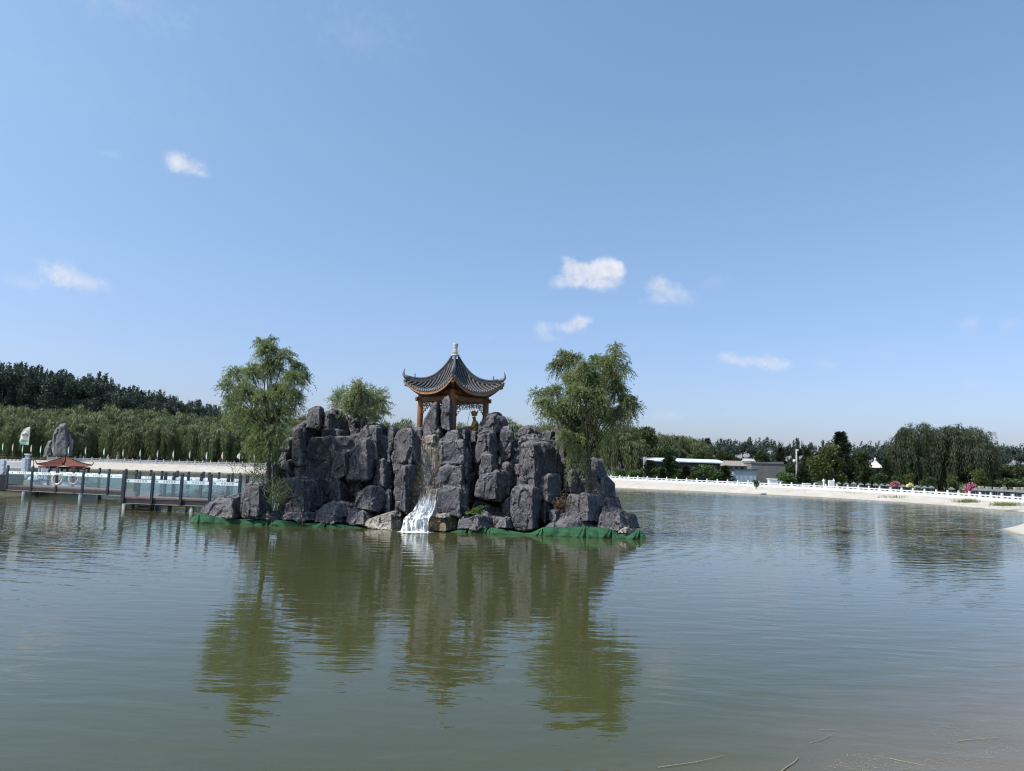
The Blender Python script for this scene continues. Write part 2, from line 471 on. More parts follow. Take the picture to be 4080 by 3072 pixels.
    o = link(bpy.data.objects.new('lake_water', me))
    tag(o, 'calm olive green lake water with fine ripples', None, None, 'structure')
build_water()

# ------------------------------------------------------------------ rockery
def mat_rock(name='rockery_stone', c1=(.098, .093, .104), c2=(.050, .048, .056), dust=(.205, .19, .195), stain=None):
    m, nt = material(name)
    co = geo_pos(nt)
    g = nt.n('ShaderNodeNewGeometry')
    n1 = nt.noise(co, 1.3, 6, .65); n2 = nt.noise(co, 7.0, 6, .7)
    col = nt.mix(nt.ramp(n1, [(.35, 0.0), (.68, 1.0)]), c2, c1)
    col = nt.mix(nt.math('MULTIPLY', nt.ramp(n2, [(.5, 0.0), (.78, 1.0)]), .45), col, tuple(v * 1.7 for v in c1))
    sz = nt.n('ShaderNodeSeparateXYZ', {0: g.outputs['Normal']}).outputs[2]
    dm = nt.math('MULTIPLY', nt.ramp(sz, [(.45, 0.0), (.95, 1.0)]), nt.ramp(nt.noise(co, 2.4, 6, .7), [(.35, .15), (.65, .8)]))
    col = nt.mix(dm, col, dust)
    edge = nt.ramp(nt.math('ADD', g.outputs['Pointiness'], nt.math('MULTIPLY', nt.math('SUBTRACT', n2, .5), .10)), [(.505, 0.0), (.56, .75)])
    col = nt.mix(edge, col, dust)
    pos = nt.n('ShaderNodeSeparateXYZ', {0: co}).outputs[2]
    low = nt.math('ADD', pos, nt.math('MULTIPLY', nt.math('SUBTRACT', n1, .5), .5))
    base = nt.ramp(low, [(.0, 1.0), (.42, 0.0)])
    if stain:
        col = nt.mix(nt.math('MULTIPLY', base, nt.ramp(n2, [(.4, .2), (.55, 1.0)])), col, stain)
    fv = nt.n('ShaderNodeTexVoronoi', {'Vector': nt.vmath('ADD', co, nt.n('ShaderNodeVectorMath', {0: nt.n('ShaderNodeTexNoise', {'Vector': co, 'Scale': 1.3, 'Detail': 2}).outputs[1], 1: (.3, .3, .3)}, operation='MULTIPLY').outputs[0]), 'Scale': 4.2})
    tl = nt.vmath('DOT_PRODUCT', nt.vmath('SUBTRACT', co, fv.outputs['Position']), nt.vmath('SUBTRACT', fv.outputs['Color'], (.5, .5, .5)), out=1)
    # fine chisel cracks
    wv = nt.n('ShaderNodeTexNoise', {'Vector': co, 'Scale': 1.6, 'Detail': 5}).outputs[1]
    cv = nt.vmath('ADD', nt.mapping(co, (1, 1, .75)), nt.n('ShaderNodeVectorMath', {0: wv, 1: (.55, .55, .55)}, operation='MULTIPLY').outputs[0])
    ed = nt.n('ShaderNodeTexVoronoi', {'Vector': cv, 'Scale': 1.9}, feature='DISTANCE_TO_EDGE').outputs[0]
    crack = nt.ramp(ed, [(.0, 0.0), (.05, 1.0)])
    h = nt.math('ADD', nt.math('MULTIPLY', n2, .28), nt.math('MULTIPLY', crack, .25))
    h = nt.math('ADD', h, nt.math('MULTIPLY', nt.noise(co, 28, 5, .7), .12))
    h = nt.math('ADD', h, nt.math('MULTIPLY', tl, 5.5))
    principled(nt, col, .82, nt.bump(h, 1.0, .10), .35)
    return m
M_rock = mat_rock(stain=(.17, .155, .14))
M_rock_pale = mat_rock('limy_splash_stone', (.19, .17, .15), (.10, .088, .078), (.36, .33, .29), stain=(.44, .40, .34))
M_rock_wet = mat_rock('wet_brown_stone', (.22, .15, .085), (.085, .06, .038), (.20, .16, .11))

def _h3(c, k):
    a = math.sin(c.x * 12.9898 + c.y * 78.233 + c.z * 37.719 + k * 17.17) * 43758.5453
    return a - math.floor(a) - .5

def displace(me, seed=0.0, amp=1.0, cell=.55):
    """chisel the surface into tilted planes with sunken joints, so it breaks like rock"""
    n = len(me.vertices)
    co = np.empty(n * 3, np.float32); me.vertices.foreach_get('co', co); co = co.reshape(-1, 3)
    no = np.array([v.normal[:] for v in me.vertices], np.float32)
    out = np.empty(n, np.float32)
    so = Vector((seed * 7.3, seed * 3.1, seed * 5.7))
    for i in range(n):
        p = Vector(co[i])
        w = mnoise.noise_vector(p * .9 + so) * .16
        v = 0.0
        for cs, kt, kj, az_ in ((cell * 1.3, .26, .035, 2.0), (cell * .55, .26, .016, 1.4)):
            q = Vector(((p.x + w.x) / cs, (p.y + w.y) / cs, (p.z + w.z) / (cs * az_))) + so
            d, pts = _vor(q)
            c = pts[0]; r = q - c
            tilt = r.x * _h3(c, 1) + r.y * _h3(c, 2) + r.z * _h3(c, 3) * 1.3
            e = d[1] - d[0]
            v += cs * kt * tilt + cs * .12 * _h3(c, 4) - kj * max(0.0, 1 - e / .09)
        v += mnoise.fractal(p * 3.2 + so, .7, 2.1, 3) * .006
        out[i] = v * amp
    co += no * out[:, None]
    me.vertices.foreach_set('co', co.reshape(-1)); me.update()

def hull_block(name, pts, mat, parent, voxel=.05, seed=0.0, amp=1.0, cell=.55, soft=0):
    bm = bmesh.new()
    for p in pts: bm.verts.new(p)
    r = bmesh.ops.convex_hull(bm, input=bm.verts)
    junk = [g for g in r['geom_interior'] + r['geom_unused'] if isinstance(g, bmesh.types.BMVert)]
    if junk: bmesh.ops.delete(bm, geom=list(set(junk)), context='VERTS')
    me = bpy.data.meshes.new(name); bm.to_mesh(me); bm.free()
    o = bpy.data.objects.new(name, me); COL.objects.link(o)
    md = o.modifiers.new('r', 'REMESH'); md.mode = 'VOXEL'; md.voxel_size = voxel
    dg = bpy.context.evaluated_depsgraph_get()
    ev = bpy.data.meshes.new_from_object(o.evaluated_get(dg))
    o.modifiers.clear(); o.data = ev; ev.name = name; bpy.data.meshes.remove(me)
    displace(ev, seed, amp, cell)
    if soft:
        bm = bmesh.new(); bm.from_mesh(ev)
        for _ in range(soft): bmesh.ops.smooth_vert(bm, verts=bm.verts, factor=.35, use_axis_x=True, use_axis_y=True, use_axis_z=True)
        bm.to_mesh(ev); bm.free()
    ev.materials.clear(); ev.materials.append(mat)
    ev.polygons.foreach_set('use_smooth', [True] * len(ev.polygons))
    ev.set_sharp_from_angle(angle=math.radians(24))
    o.parent = parent
    return o

_bn = [0]
def doff(x):
    return .62 * (1 - sstep(1450, 1900, x))
def block(outline, D, ridge=.6, dL=.35, dR=.9, dT=.35, thick=1.3, mat=None, name='boulder', amp=1.0, cell=.55, parent=None, inset=.8, voxel=.05, under=0.0):
    xs = [p[0] for p in outline]; ys = [p[1] for p in outline]
    x0, x1, y0, y1 = min(xs), max(xs), min(ys), max(ys)
    cx, cy = sum(xs) / len(xs), sum(ys) / len(ys)
    rx = x0 + ridge * (x1 - x0)
    if name == 'boulder' and 29.6 < D < 31.25: D = 29.6 + (D - 29.6) * 1.3
    dR = dR * 1.45; dL = dL * 1.15; D = D + doff(cx)
    def ed(x):
        u = (x - x0) / (x1 - x0)
        return dL * (ridge - u) / max(ridge, .01) if u < ridge else dR * (u - ridge) / max(1 - ridge, .01)
    pts = []
    for x, y in outline:
        v = (y1 - y) / (y1 - y0)
        e = ed(x)
        pts.append(P(x, y, D + .10 + e + dT * v + under * (1 - v)))
        bx = cx + (x - cx) * .94; by = cy + (y - cy) * .96
        pts.append(P(bx, by, D + e + dT * v + thick))
    def span(x):
        """top and bottom of the outline at column x"""
        hit = []
        for (xa, ya), (xb, yb) in zip(outline, outline[1:] + outline[:1]):
            if min(xa, xb) <= x <= max(xa, xb) and xa != xb: hit.append(ya + (yb - ya) * (x - xa) / (xb - xa))
        return (min(hit), max(hit)) if hit else (y0, y1)
    for fx, lift in ((rx, .0), (x0 + (rx - x0) * .12, .02), (rx + (x1 - rx) * .86, .02)):
        ya, yb = span(fx)
        for f in (.055, .96):
            yy = ya + (yb - ya) * f; v = (y1 - yy) / (y1 - y0)
            pts.append(P(fx, yy, D + lift + ed(fx) * .9 + dT * v * .8 + under * (1 - v) * .9))
    _bn[0] += 1
    o = hull_block(name, pts, mat or M_rock, parent or ROCKERY, voxel, _bn[0] * 1.37, amp, cell)
    return o

fp = P(1655, 2105, 29.0)
ROCKERY = empty('rockery', (0, 0, 0))
tag(ROCKERY, 'large dark grey artificial rockery rising from the lake under the pavilion', 'rockery')

def rk(Z, pts, D, **k): return block(Z(pts), D, **k)
# ---- left half
rk(Z2, [(100,1450),(130,1405),(225,1380),(250,1345),(420,1318),(420,1500),(250,1500),(110,1490)], 29.0, ridge=.75, dL=1.0, dT=1.2, thick=1.6)
rk(Z2, [(420,1490),(425,1330),(445,1240),(490,1215),(570,1225),(620,1262),(655,1300),(662,1440),(640,1490)], 28.9, ridge=.55, dL=.4, dR=.8, dT=.35)
rk(Z8, [(308,1440),(318,1090),(335,1045),(480,1032),(780,1035),(830,1065),(900,1160),(900,1290),(740,1420),(620,1440)], 29.7, ridge=.52, dL=.3, dR=1.6, dT=.2, thick=1.6)
rk(Z8, [(545,1040),(550,920),(620,840),(760,800),(900,800),(965,860),(945,960),(900,1040),(830,1100),(600,1060)], 30.6, ridge=.3, dL=.4, dR=.8, dT=.9)
rk(Z8, [(498,470),(560,440),(640,455),(645,830),(570,900),(530,900),(500,850),(492,700)], 30.7, ridge=.55, dL=.3, dR=.5, dT=.2, cell=.4)
rk(Z8, [(520,458),(560,405),(650,362),(820,365),(835,470),(800,760),(700,768),(620,835),(600,700)], 31.1, ridge=.12, dL=.2, dR=.7, dT=.5, under=.2)
rk(Z8, [(820,470),(900,455),(1110,468),(1185,500),(1175,700),(1060,765),(940,745),(820,760)], 31.0, ridge=.55, dL=.15, dR=.7, dT=.4, under=.45)
rk(Z8, [(648,375),(645,300),(672,235),(730,212),(800,215),(832,240),(842,330),(800,470),(640,450)], 31.2, ridge=.75, dL=.3, dR=.7, dT=.25, thick=1.0)
rk(Z8, [(830,480),(850,330),(872,290),(960,238),(1040,250),(1100,300),(1122,400),(1140,425),(1060,480),(900,490)], 31.4, ridge=.22, dL=.35, dR=.9, dT=.45)
rk(Z8, [(345,690),(390,600),(500,570),(515,700),(500,730),(360,712)], 32.3, ridge=.6, thick=1.3)
rk(Z8, [(370,740),(500,720),(510,870),(400,870),(300,880)], 32.0, ridge=.5)
rk(Z8, [(318,1060),(325,960),(340,872),(480,800),(555,890),(560,1040)], 31.0, ridge=.45, dL=.4, dR=.7)
rk(Z8, [(165,1150),(175,985),(200,910),(280,862),(335,880),(335,1050),(312,1200)], 30.3, ridge=.55, cell=.4)
rk(Z8, [(1120,440),(1130,345),(1210,350),(1270,390),(1335,420),(1330,500),(1180,520)], 31.9, ridge=.4, dT=.8)
rk(Z8, [(1262,430),(1270,350),(1300,338),(1345,345),(1368,400),(1360,440)], 32.2, ridge=.4, thick=.6, cell=.3)
rk(Z8, [(1170,540),(1200,490),(1270,470),(1290,560),(1250,600),(1180,590)], 31.6, ridge=.5)
rk(Z3, [(308,1010),(340,850),(392,770),(500,752),(520,870),(470,1010),(380,1062),(310,1040)], 30.1, ridge=.6, dL=.35, dR=.4, dT=.5)
rk(Z3, [(300,1290),(305,1000),(400,1050),(520,1120),(600,1260),(540,1310)], 30.6, ridge=.3, dT=-.3)
rk(Z3, [(455,1045),(468,870),(520,740),(592,640),(700,608),(775,640),(765,800),(750,880),(742,1045),(650,1060),(560,1050)], 29.8, ridge=.66, dL=.55, dR=.7, dT=.7, thick=1.5, under=.15)
rk(Z3, [(598,660),(600,560),(660,500),(850,486),(885,520),(900,760),(830,830),(790,1010),(745,900),(760,640)], 30.6, ridge=.55, dL=.3, dR=1.1, dT=.3)
rk(Z3, [(400,1080),(460,1040),(740,1040),(780,1120),(640,1150),(560,1240),(480,1200)], 30.7, ridge=.5, under=.1)
rk(Z3, [(545,1345),(590,1195),(680,1112),(790,1120),(872,1160),(872,1300),(800,1395),(690,1370)], 29.4, ridge=.52, dL=.5, dR=.5, dT=.5, cell=.42)
rk(Z3, [(800,845),(850,835),(905,865),(925,910),(965,1140),(870,1150),(760,1085),(752,1040),(812,1020)], 30.1, ridge=.4, dR=.7, cell=.42)
rk(Z3, [(982,570),(1040,532),(1130,525),(1195,590),(1225,640),(1205,760),(1190,900),(1080,905),(1000,940),(955,1000),(925,830),(975,640)], 30.0, ridge=.68, dL=.6, dR=.5, dT=.5, thick=1.6)
rk(Z3, [(960,1090),(1000,930),(1090,882),(1188,900),(1172,990),(1125,1150),(1085,1400),(970,1350),(955,1200)], 29.5, ridge=.45, dL=.3, dR=.7, dT=.35, thick=1.5)
rk(Z3, [(878,505),(930,508),(1000,540),(990,620),(940,720),(905,775),(885,620)], 30.9, ridge=.5, cell=.4)
rk(Z3, [(860,780),(920,640),(985,640),(960,1000),(930,1100),(880,860)], 30.6, ridge=.35)
rk(Z3, [(830,1250),(870,1150),(970,1150),(980,1370),(900,1400),(820,1390)], 29.9, ridge=.5)
rk(Z3, [(160,1380),(230,1305),(330,1270),(550,1290),(600,1360),(560,1440),(160,1460)], 29.2, ridge=.4, dT=.9, cell=.42)
rk(Z8, [(-15,1500),(5,1440),(60,1425),(370,1430),(400,1525),(200,1535)], 28.9, ridge=.5, dT=.5, cell=.4)
rk(Z8, [(330,1525),(340,1440),(600,1425),(760,1440),(790,1530),(560,1540)], 28.95, ridge=.5, dT=.6, cell=.4)
rk(Z3, [(140,1490),(150,1390),(300,1340),(460,1370),(480,1490),(300,1510)], 28.9, ridge=.6, dT=.7, cell=.4)
rk(Z3, [(450,1500),(470,1360),(640,1360),(760,1400),(790,1460),(700,1520),(560,1525)], 28.9, ridge=.55, dT=.7, cell=.4)
rk(Z3, [(620,1520),(700,1450),(880,1395),(990,1368),(1052,1410),(1040,1480),(1010,1575),(860,1580),(740,1560)], 28.6, ridge=.7, dT=.8, mat=M_rock_pale, cell=.35, name='splash_ledge')
rk(Z3, [(780,1480),(960,1470),(1020,1500),(1010,1590),(800,1590)], 28.75, ridge=.6, mat=M_rock_wet, cell=.35)
# ---- waterfall channel
rk(Z3, [(1170,660),(1240,640),(1440,640),(1440,1450),(1360,1480),(1060,1480),(1080,1350)], 31.0, ridge=.5, dL=.1, dR=.1, dT=.1, mat=M_rock_wet, thick=1.0, cell=.35, name='waterfall_chute', under=-.9)
rk(Z3, [(1235,670),(1245,620),(1300,600),(1470,605),(1480,660),(1400,685),(1260,690)], 30.9, ridge=.5, mat=M_rock_pale, thick=1.2, cell=.35, name='lip_stone')
# ---- right of the fall
rk(Z3, [(1402,680),(1420,655),(1560,640),(1650,655),(1715,760),(1702,890),(1560,900),(1420,905),(1408,800)], 30.1, ridge=.78, dL=.35, dR=.9, dT=.5, thick=1.6)
rk(Z3, [(1395,1120),(1415,935),(1500,890),(1692,900),(1690,1150),(1440,1160)], 29.8, ridge=.8, dL=.35, dR=.8, dT=.3, thick=1.6)
rk(Z3, [(1362,1390),(1388,1180),(1440,1110),(1660,1130),(1712,1200),(1698,1440),(1600,1440)], 29.4, ridge=.72, dL=.3, dR=.6, dT=.35, thick=1.6)
rk(Z3, [(1690,720),(1750,850),(1790,1100),(1785,1290),(1700,1280),(1670,900)], 30.3, ridge=.05, dL=.05, dR=.9, dT=.2)
rk(Z3, [(1468,610),(1500,560),(1600,548),(1665,590),(1695,690),(1640,690),(1480,660)], 30.4, ridge=.55, dT=.5)
rk(Z3, [(1290,1580),(1298,1450),(1340,1405),(1600,1395),(1632,1450),(1605,1570),(1450,1590)], 28.7, ridge=.55, dT=.7, mat=M_rock_wet, cell=.35)
rk(Z3, [(1330,1430),(1360,1398),(1590,1392),(1610,1430),(1500,1450)], 28.85, ridge=.5, mat=M_rock_pale, cell=.3, name='splash_ledge', thick=.8)
# ---- spires and crest before the pavilion
rk(Z4, [(685,1470),(700,1290),(760,1210),(820,1080),(880,1045),(930,1080),(942,1180),(935,1420),(800,1480)], 31.5, ridge=.72, dL=.4, dR=.5, dT=.3, thick=.8, cell=.45, name='rock_spire', amp=.7, voxel=.05)
rk(Z4, [(925,1420),(938,1230),(970,1090),(968,1010),(1005,955),(1050,958),(1112,1010),(1128,1150),(1130,1470),(1060,1470)], 31.3, ridge=.72, dL=.35, dR=.5, dT=.2, thick=.8, cell=.5, name='rock_spire', amp=.7, voxel=.05)
rk(Z4, [(690,1560),(700,1455),(860,1430),(900,1395),(1030,1415),(1062,1460),(1040,1560)], 31.0, ridge=.6, dT=.4)
rk(Z4, [(1180,1580),(1180,1470),(1205,1430),(1340,1430),(1382,1500),(1390,1600)], 31.0, ridge=.55)
rk(Z4, [(1370,1600),(1375,1500),(1450,1460),(1520,1440),(1530,1622),(1400,1640)], 31.0, ridge=.55, cell=.4)
rk(Z4, [(545,1560),(545,1432),(600,1420),(685,1432),(705,1530),(700,1580)], 31.0, ridge=.7)
# ---- right half
rk(Z5, [(252,540),(262,440),(330,372),(430,350),(500,372),(532,430),(528,500),(470,520),(410,540)], 31.0, ridge=.52, dL=.35, dR=.8, dT=.35)
rk(Z5, [(236,800),(243,560),(300,525),(415,520),(432,700),(410,800),(330,860),(270,850)], 30.5, ridge=.62, dL=.25, dR=.5, dT=.2)
rk(Z5, [(445,780),(460,620),(450,560),(490,485),(572,475),(584,560),(570,760),(500,830)], 30.9, ridge=.8, dL=.25, dR=.5)
rk(Z5, [(400,560),(470,520),(480,780),(420,760)], 31.2, ridge=.3)
rk(Z5, [(262,960),(272,735),(330,712),(400,740),(420,820),(445,900),(430,980)], 29.9, ridge=.62, dL=.2, dR=.5, dT=.25, cell=.4)
rk(Z5, [(226,1135),(238,1000),(280,930),(430,888),(520,908),(560,1000),(548,1140),(490,1190),(310,1170)], 29.6, ridge=.58, dL=.3, dR=.9, dT=.3, thick=1.6, cell=.45, under=.1)
rk(Z5, [(418,810),(440,766),(490,766),(512,810),(500,850),(430,850)], 30.5, ridge=.5, thick=.8, cell=.3)
rk(Z5, [(425,850),(520,812),(600,830),(625,960),(620,1060),(540,1070),(500,920)], 30.4, ridge=.5, dR=.5, cell=.4)
rk(Z5, [(548,790),(560,690),(640,690),(660,840),(600,850)], 31.0, ridge=.6)
rk(Z5, [(545,700),(555,605),(640,600),(650,720)], 31.3, ridge=.6)
rk(Z5, [(640,660),(648,550),(740,538),(870,556),(875,610),(800,640),(700,660)], 31.0, ridge=.6, dL=.2, dT=.4, cell=.45)
rk(Z5, [(600,560),(650,490),(730,468),(790,498),(865,552),(760,580),(650,570)], 31.7, ridge=.5, cell=.4)
rk(Z5, [(855,580),(878,516),(990,514),(1000,600),(975,680),(870,640)], 31.7, ridge=.6, cell=.4)
rk(Z5, [(632,1050),(638,900),(658,645),(760,612),(900,620),(985,655),(1003,750),(990,960),(880,960),(800,1040),(780,1080)], 29.9, ridge=.4, dL=.3, dR=1.1, dT=.35, thick=1.8, cell=.6)
rk(Z5, [(972,760),(972,490),(1010,430),(1060,398),(1095,420),(1110,600),(1140,850),(1010,850),(990,780)], 31.4, ridge=.55, dL=.3, dR=.6, dT=.2)
rk(Z5, [(775,1080),(840,950),(930,918),(1028,935),(1048,1115),(960,1210),(870,1200),(800,1100)], 29.9, ridge=.5, dL=.25, dR=.8, dT=.3, cell=.4)
rk(Z5, [(985,1000),(1000,840),(1130,830),(1250,900),(1270,1130),(1040,1150)], 31.3, ridge=.4, under=.5)
rk(Z5, [(550,1300),(560,1120),(580,1062),(640,1035),(800,1040),(852,1070),(862,1160),(845,1290),(825,1440),(700,1470),(600,1460)], 28.9, ridge=.68, dL=.35, dR=.9, dT=.35, thick=1.5, cell=.42)
rk(Z5, [(1085,1370),(1088,1160),(1110,1112),(1300,1108),(1420,1130),(1452,1200),(1460,1380)], 29.0, ridge=.55, dT=.6, thick=1.6, cell=.45)
rk(Z5, [(1380,1440),(1430,1230),(1560,1248),(1650,1285),(1692,1330),(1725,1450),(1650,1480),(1500,1470)], 28.8, ridge=.6, dT=.8, dR=.5, thick=1.5, cell=.4)
rk(Z5, [(865,1440),(940,1370),(1060,1300),(1300,1325),(1400,1365),(1420,1440),(1200,1460)], 28.6, ridge=.6, dT=1.0, dL=.4, thick=1.4, cell=.4)
rk(Z5, [(1280,1050),(1295,790),(1340,765),(1420,790),(1450,830),(1458,940),(1390,960),(1380,1060)], 31.5, ridge=.5, dR=.8, cell=.42)
rk(Z5, [(1375,1160),(1380,950),(1470,945),(1530,1015),(1535,1150),(1480,1190)], 31.0, ridge=.35, dR=.8)
rk(Z5, [(1430,1250),(1445,1150),(1560,1148),(1592,1210),(1620,1280)], 30.4, ridge=.3)
rk(Z5, [(1580,1300),(1690,1300),(1742,1310),(1760,1400),(1790,1440),(1700,1450)], 29.6, ridge=.35, cell=.35)
rk(Z5, [(55,1440),(80,1352),(230,1315),(420,1325),(440,1440),(100,1455)], 28.7, ridge=.5, dT=.6, cell=.4)
rk(Z5, [(400,1440),(420,1322),(590,1335),(620,1440)], 28.8, ridge=.5, dT=.6, cell=.4)
rk(Z5, [(180,1300),(235,1180),(285,1180),(420,1230),(560,1280),(560,1330),(300,1340)], 29.9, ridge=.4, dT=.9, cell=.45)
rk(Z5, [(915,1370),(928,1272),(1000,1258),(1060,1290),(1060,1370)], 29.3, ridge=.5, cell=.3)
rk(Z5, [(120,900),(130,590),(240,600),(250,1200),(160,1240)], 31.0, ridge=.5, mat=M_rock)
rk(Z5, [(60,600),(75,520),(160,500),(185,590),(190,640)], 31.2, ridge=.6, cell=.4)
rk(Z5, [(1560,1480),(1600,1440),(1700,1430),(1745,1450),(1700,1500)], 28.5, ridge=.5, mat=M_rock_pale, cell=.3, name='splash_ledge', thick=.8)
# ---- slabs wedged into the joints
rk(Z5, [(585,1070),(598,830),(652,825),(665,1070)], 30.5, ridge=.6)
rk(Z5, [(555,830),(575,600),(655,600),(655,850)], 31.2, ridge=.6)
rk(Z5, [(835,1330),(850,1150),(900,1150),(940,1330),(880,1400)], 29.6, ridge=.5)
rk(Z5, [(490,1230),(560,1120),(640,1180),(630,1340),(500,1340)], 29.9, ridge=.5)
rk(Z3, [(735,1180),(750,1050),(890,1110),(890,1190)], 30.2, ridge=.5)
rk(Z8, [(560,1075),(840,1050),(935,1000),(945,1310),(760,1420)], 30.6, ridge=.3)
rk(Z3, [(940,1340),(1000,1330),(1085,1390),(1070,1470),(960,1420)], 29.5, ridge=.5)
rk(Z5, [(1030,1110),(1050,900),(1180,880),(1270,960),(1270,1110)], 30.7, ridge=.4)
rk(Z8, [(600,760),(640,700),(1060,740),(1000,830),(640,850)], 31.0, ridge=.3, dT=.6)
# ---- the body behind the face and the low shelf carrying everything
def body(pts, D0, D1, inset=.06):
    q = []; D0 += doff(pts[0][0] + 150) + .15
    for x, y in pts:
        q.append(P(x, y, D0)); q.append(P(x, y, D1) + Vector((0, 0, -.3)))
    _bn[0] += 1
    return hull_block('boulder', q, M_rock, ROCKERY, .08, _bn[0], 1.5, .6)
body([(1165, 2090), (1190, 1860), (1230, 1740), (1500, 1730), (1560, 1740), (1560, 2090)], 31.45, 35.5)
body([(1540, 2090), (1540, 1752), (1660, 1735), (2000, 1745), (2010, 2090)], 31.55, 36)
body([(1990, 2090), (1990, 1752), (2180, 1745), (2290, 1780), (2380, 1900), (2440, 2090)], 31.45, 35.5)
def shelf():
    pts = []
    for k in range(24):
        a = 2 * math.pi * k / 24
        x = -3.75 + 8.1 * math.cos(a); y = 34.3 + 4.2 * math.sin(a)
        pts += [(x, y, -.5), (x * .99, y, .12)]
    return hull_block('shelf', [Vector(p) for p in pts], M_rock, ROCKERY, .15, 99, 1.0, .7)
shelf()
def fill(x0, x1, y0, y1, z0, z1, D):
    pass

# ------------------------------------------------------------------ plants
def mat_leaf(name, c_dark, c_light, c_alt=None, transl=.3, rough=.55):
    m, nt = material(name)
    tone = nt.n('ShaderNodeAttribute', attribute_name='tone').outputs['Fac']
    rnd = nt.n('ShaderNodeObjectInfo').outputs['Random']
    col = nt.mix(tone, c_dark, c_light)
    if c_alt:
        col = nt.mix(nt.ramp(nt.noise(geo_pos(nt), .9, 3, .6), [(.5, 0.0), (.68, .8)]), col, c_alt)
    hsv = nt.n('ShaderNodeHueSaturation', {'Hue': nt.math('ADD', .480, nt.math('MULTIPLY', rnd, .036)), 'Saturation': 1.0,
               'Value': nt.math('ADD', .75, nt.math('MULTIPLY', rnd, .5)), 'Color': col}).outputs[0]
    b = nt.n('ShaderNodeBsdfPrincipled', {'Base Color': hsv, 'Roughness': rough, 'Specular IOR Level': .35})
    t = nt.n('ShaderNodeBsdfTranslucent', {0: nt.mix(1.0, hsv, (1.25, 1.35, .6), 'MULTIPLY')})
    mx = nt.n('ShaderNodeMixShader', {0: transl, 1: b.outputs[0], 2: t.outputs[0]})
    nt.n('ShaderNodeOutputMaterial', {0: mx.outputs[0]})
    return m
M_wil = mat_leaf('airy_willow_leaf', (.065, .090, .050), (.235, .275, .135), (.32, .33, .13), .38)
M_wil3 = mat_leaf('dense_willow_leaf', (.085, .115, .058), (.31, .38, .19), (.37, .42, .19), .42)
M_wil2 = mat_leaf('small_willow_leaf', (.13, .17, .09), (.36, .40, .24), None, .3)
M_belt = mat_leaf('belt_willow_leaf', (.060, .084, .038), (.18, .21, .09), None, .22)
M_bigw = mat_leaf('old_willow_leaf', (.020, .030, .014), (.068, .085, .036), None, .22)
M_pop = mat_leaf('poplar_leaf', (.034, .051, .044), (.075, .100, .076), None, .12)
M_broad = mat_leaf('broad_leaf', (.028, .048, .020), (.070, .095, .032), None, .2)
M_bush = mat_leaf('bush_leaf', (.030, .058, .020), (.085, .13, .038), None, .2)
M_conif = mat_leaf('conifer_leaf', (.014, .026, .014), (.042, .058, .024), None, .08)
M_olive = mat_leaf('olive_bush_leaf', (.045, .055, .018), (.10, .105, .030), None, .2)
M_fern = mat_leaf('fern_leaf', (.07, .14, .03), (.17, .27, .06), None, .3)
M_reed = mat_leaf('reed_leaf', (.08, .10, .05), (.20, .22, .12), None, .25)
M_dry = simple('dry_stem', (.16, .11, .075), (.08, .05, .035), 20, .9, 0)
M_bark = simple('bark', (.085, .070, .055), (.035, .028, .022), 5, .9, .6, 14, .03)

def rot_dirs(rng, n, up=0.0, spread=1.0):
    v = rng.normal(size=(n, 3)); v[:, 2] = v[:, 2] * spread + up
    return v / np.linalg.norm(v, axis=1, keepdims=True)

def leaf_quads(base, d, L, W, rng):
    n = len(base)
    d = d / (np.linalg.norm(d, axis=1, keepdims=True) + 1e-9)
    r = rng.normal(size=(n, 3))
    s = np.cross(d, r); s /= (np.linalg.norm(s, axis=1, keepdims=True) + 1e-9)
    L = np.broadcast_to(np.asarray(L, float), (n,))[:, None]; W = np.broadcast_to(np.asarray(W, float), (n,))[:, None]
    mid = base + d * L * .45
    return np.stack([base, mid + s * W / 2, base + d * L, mid - s * W / 2], axis=1)

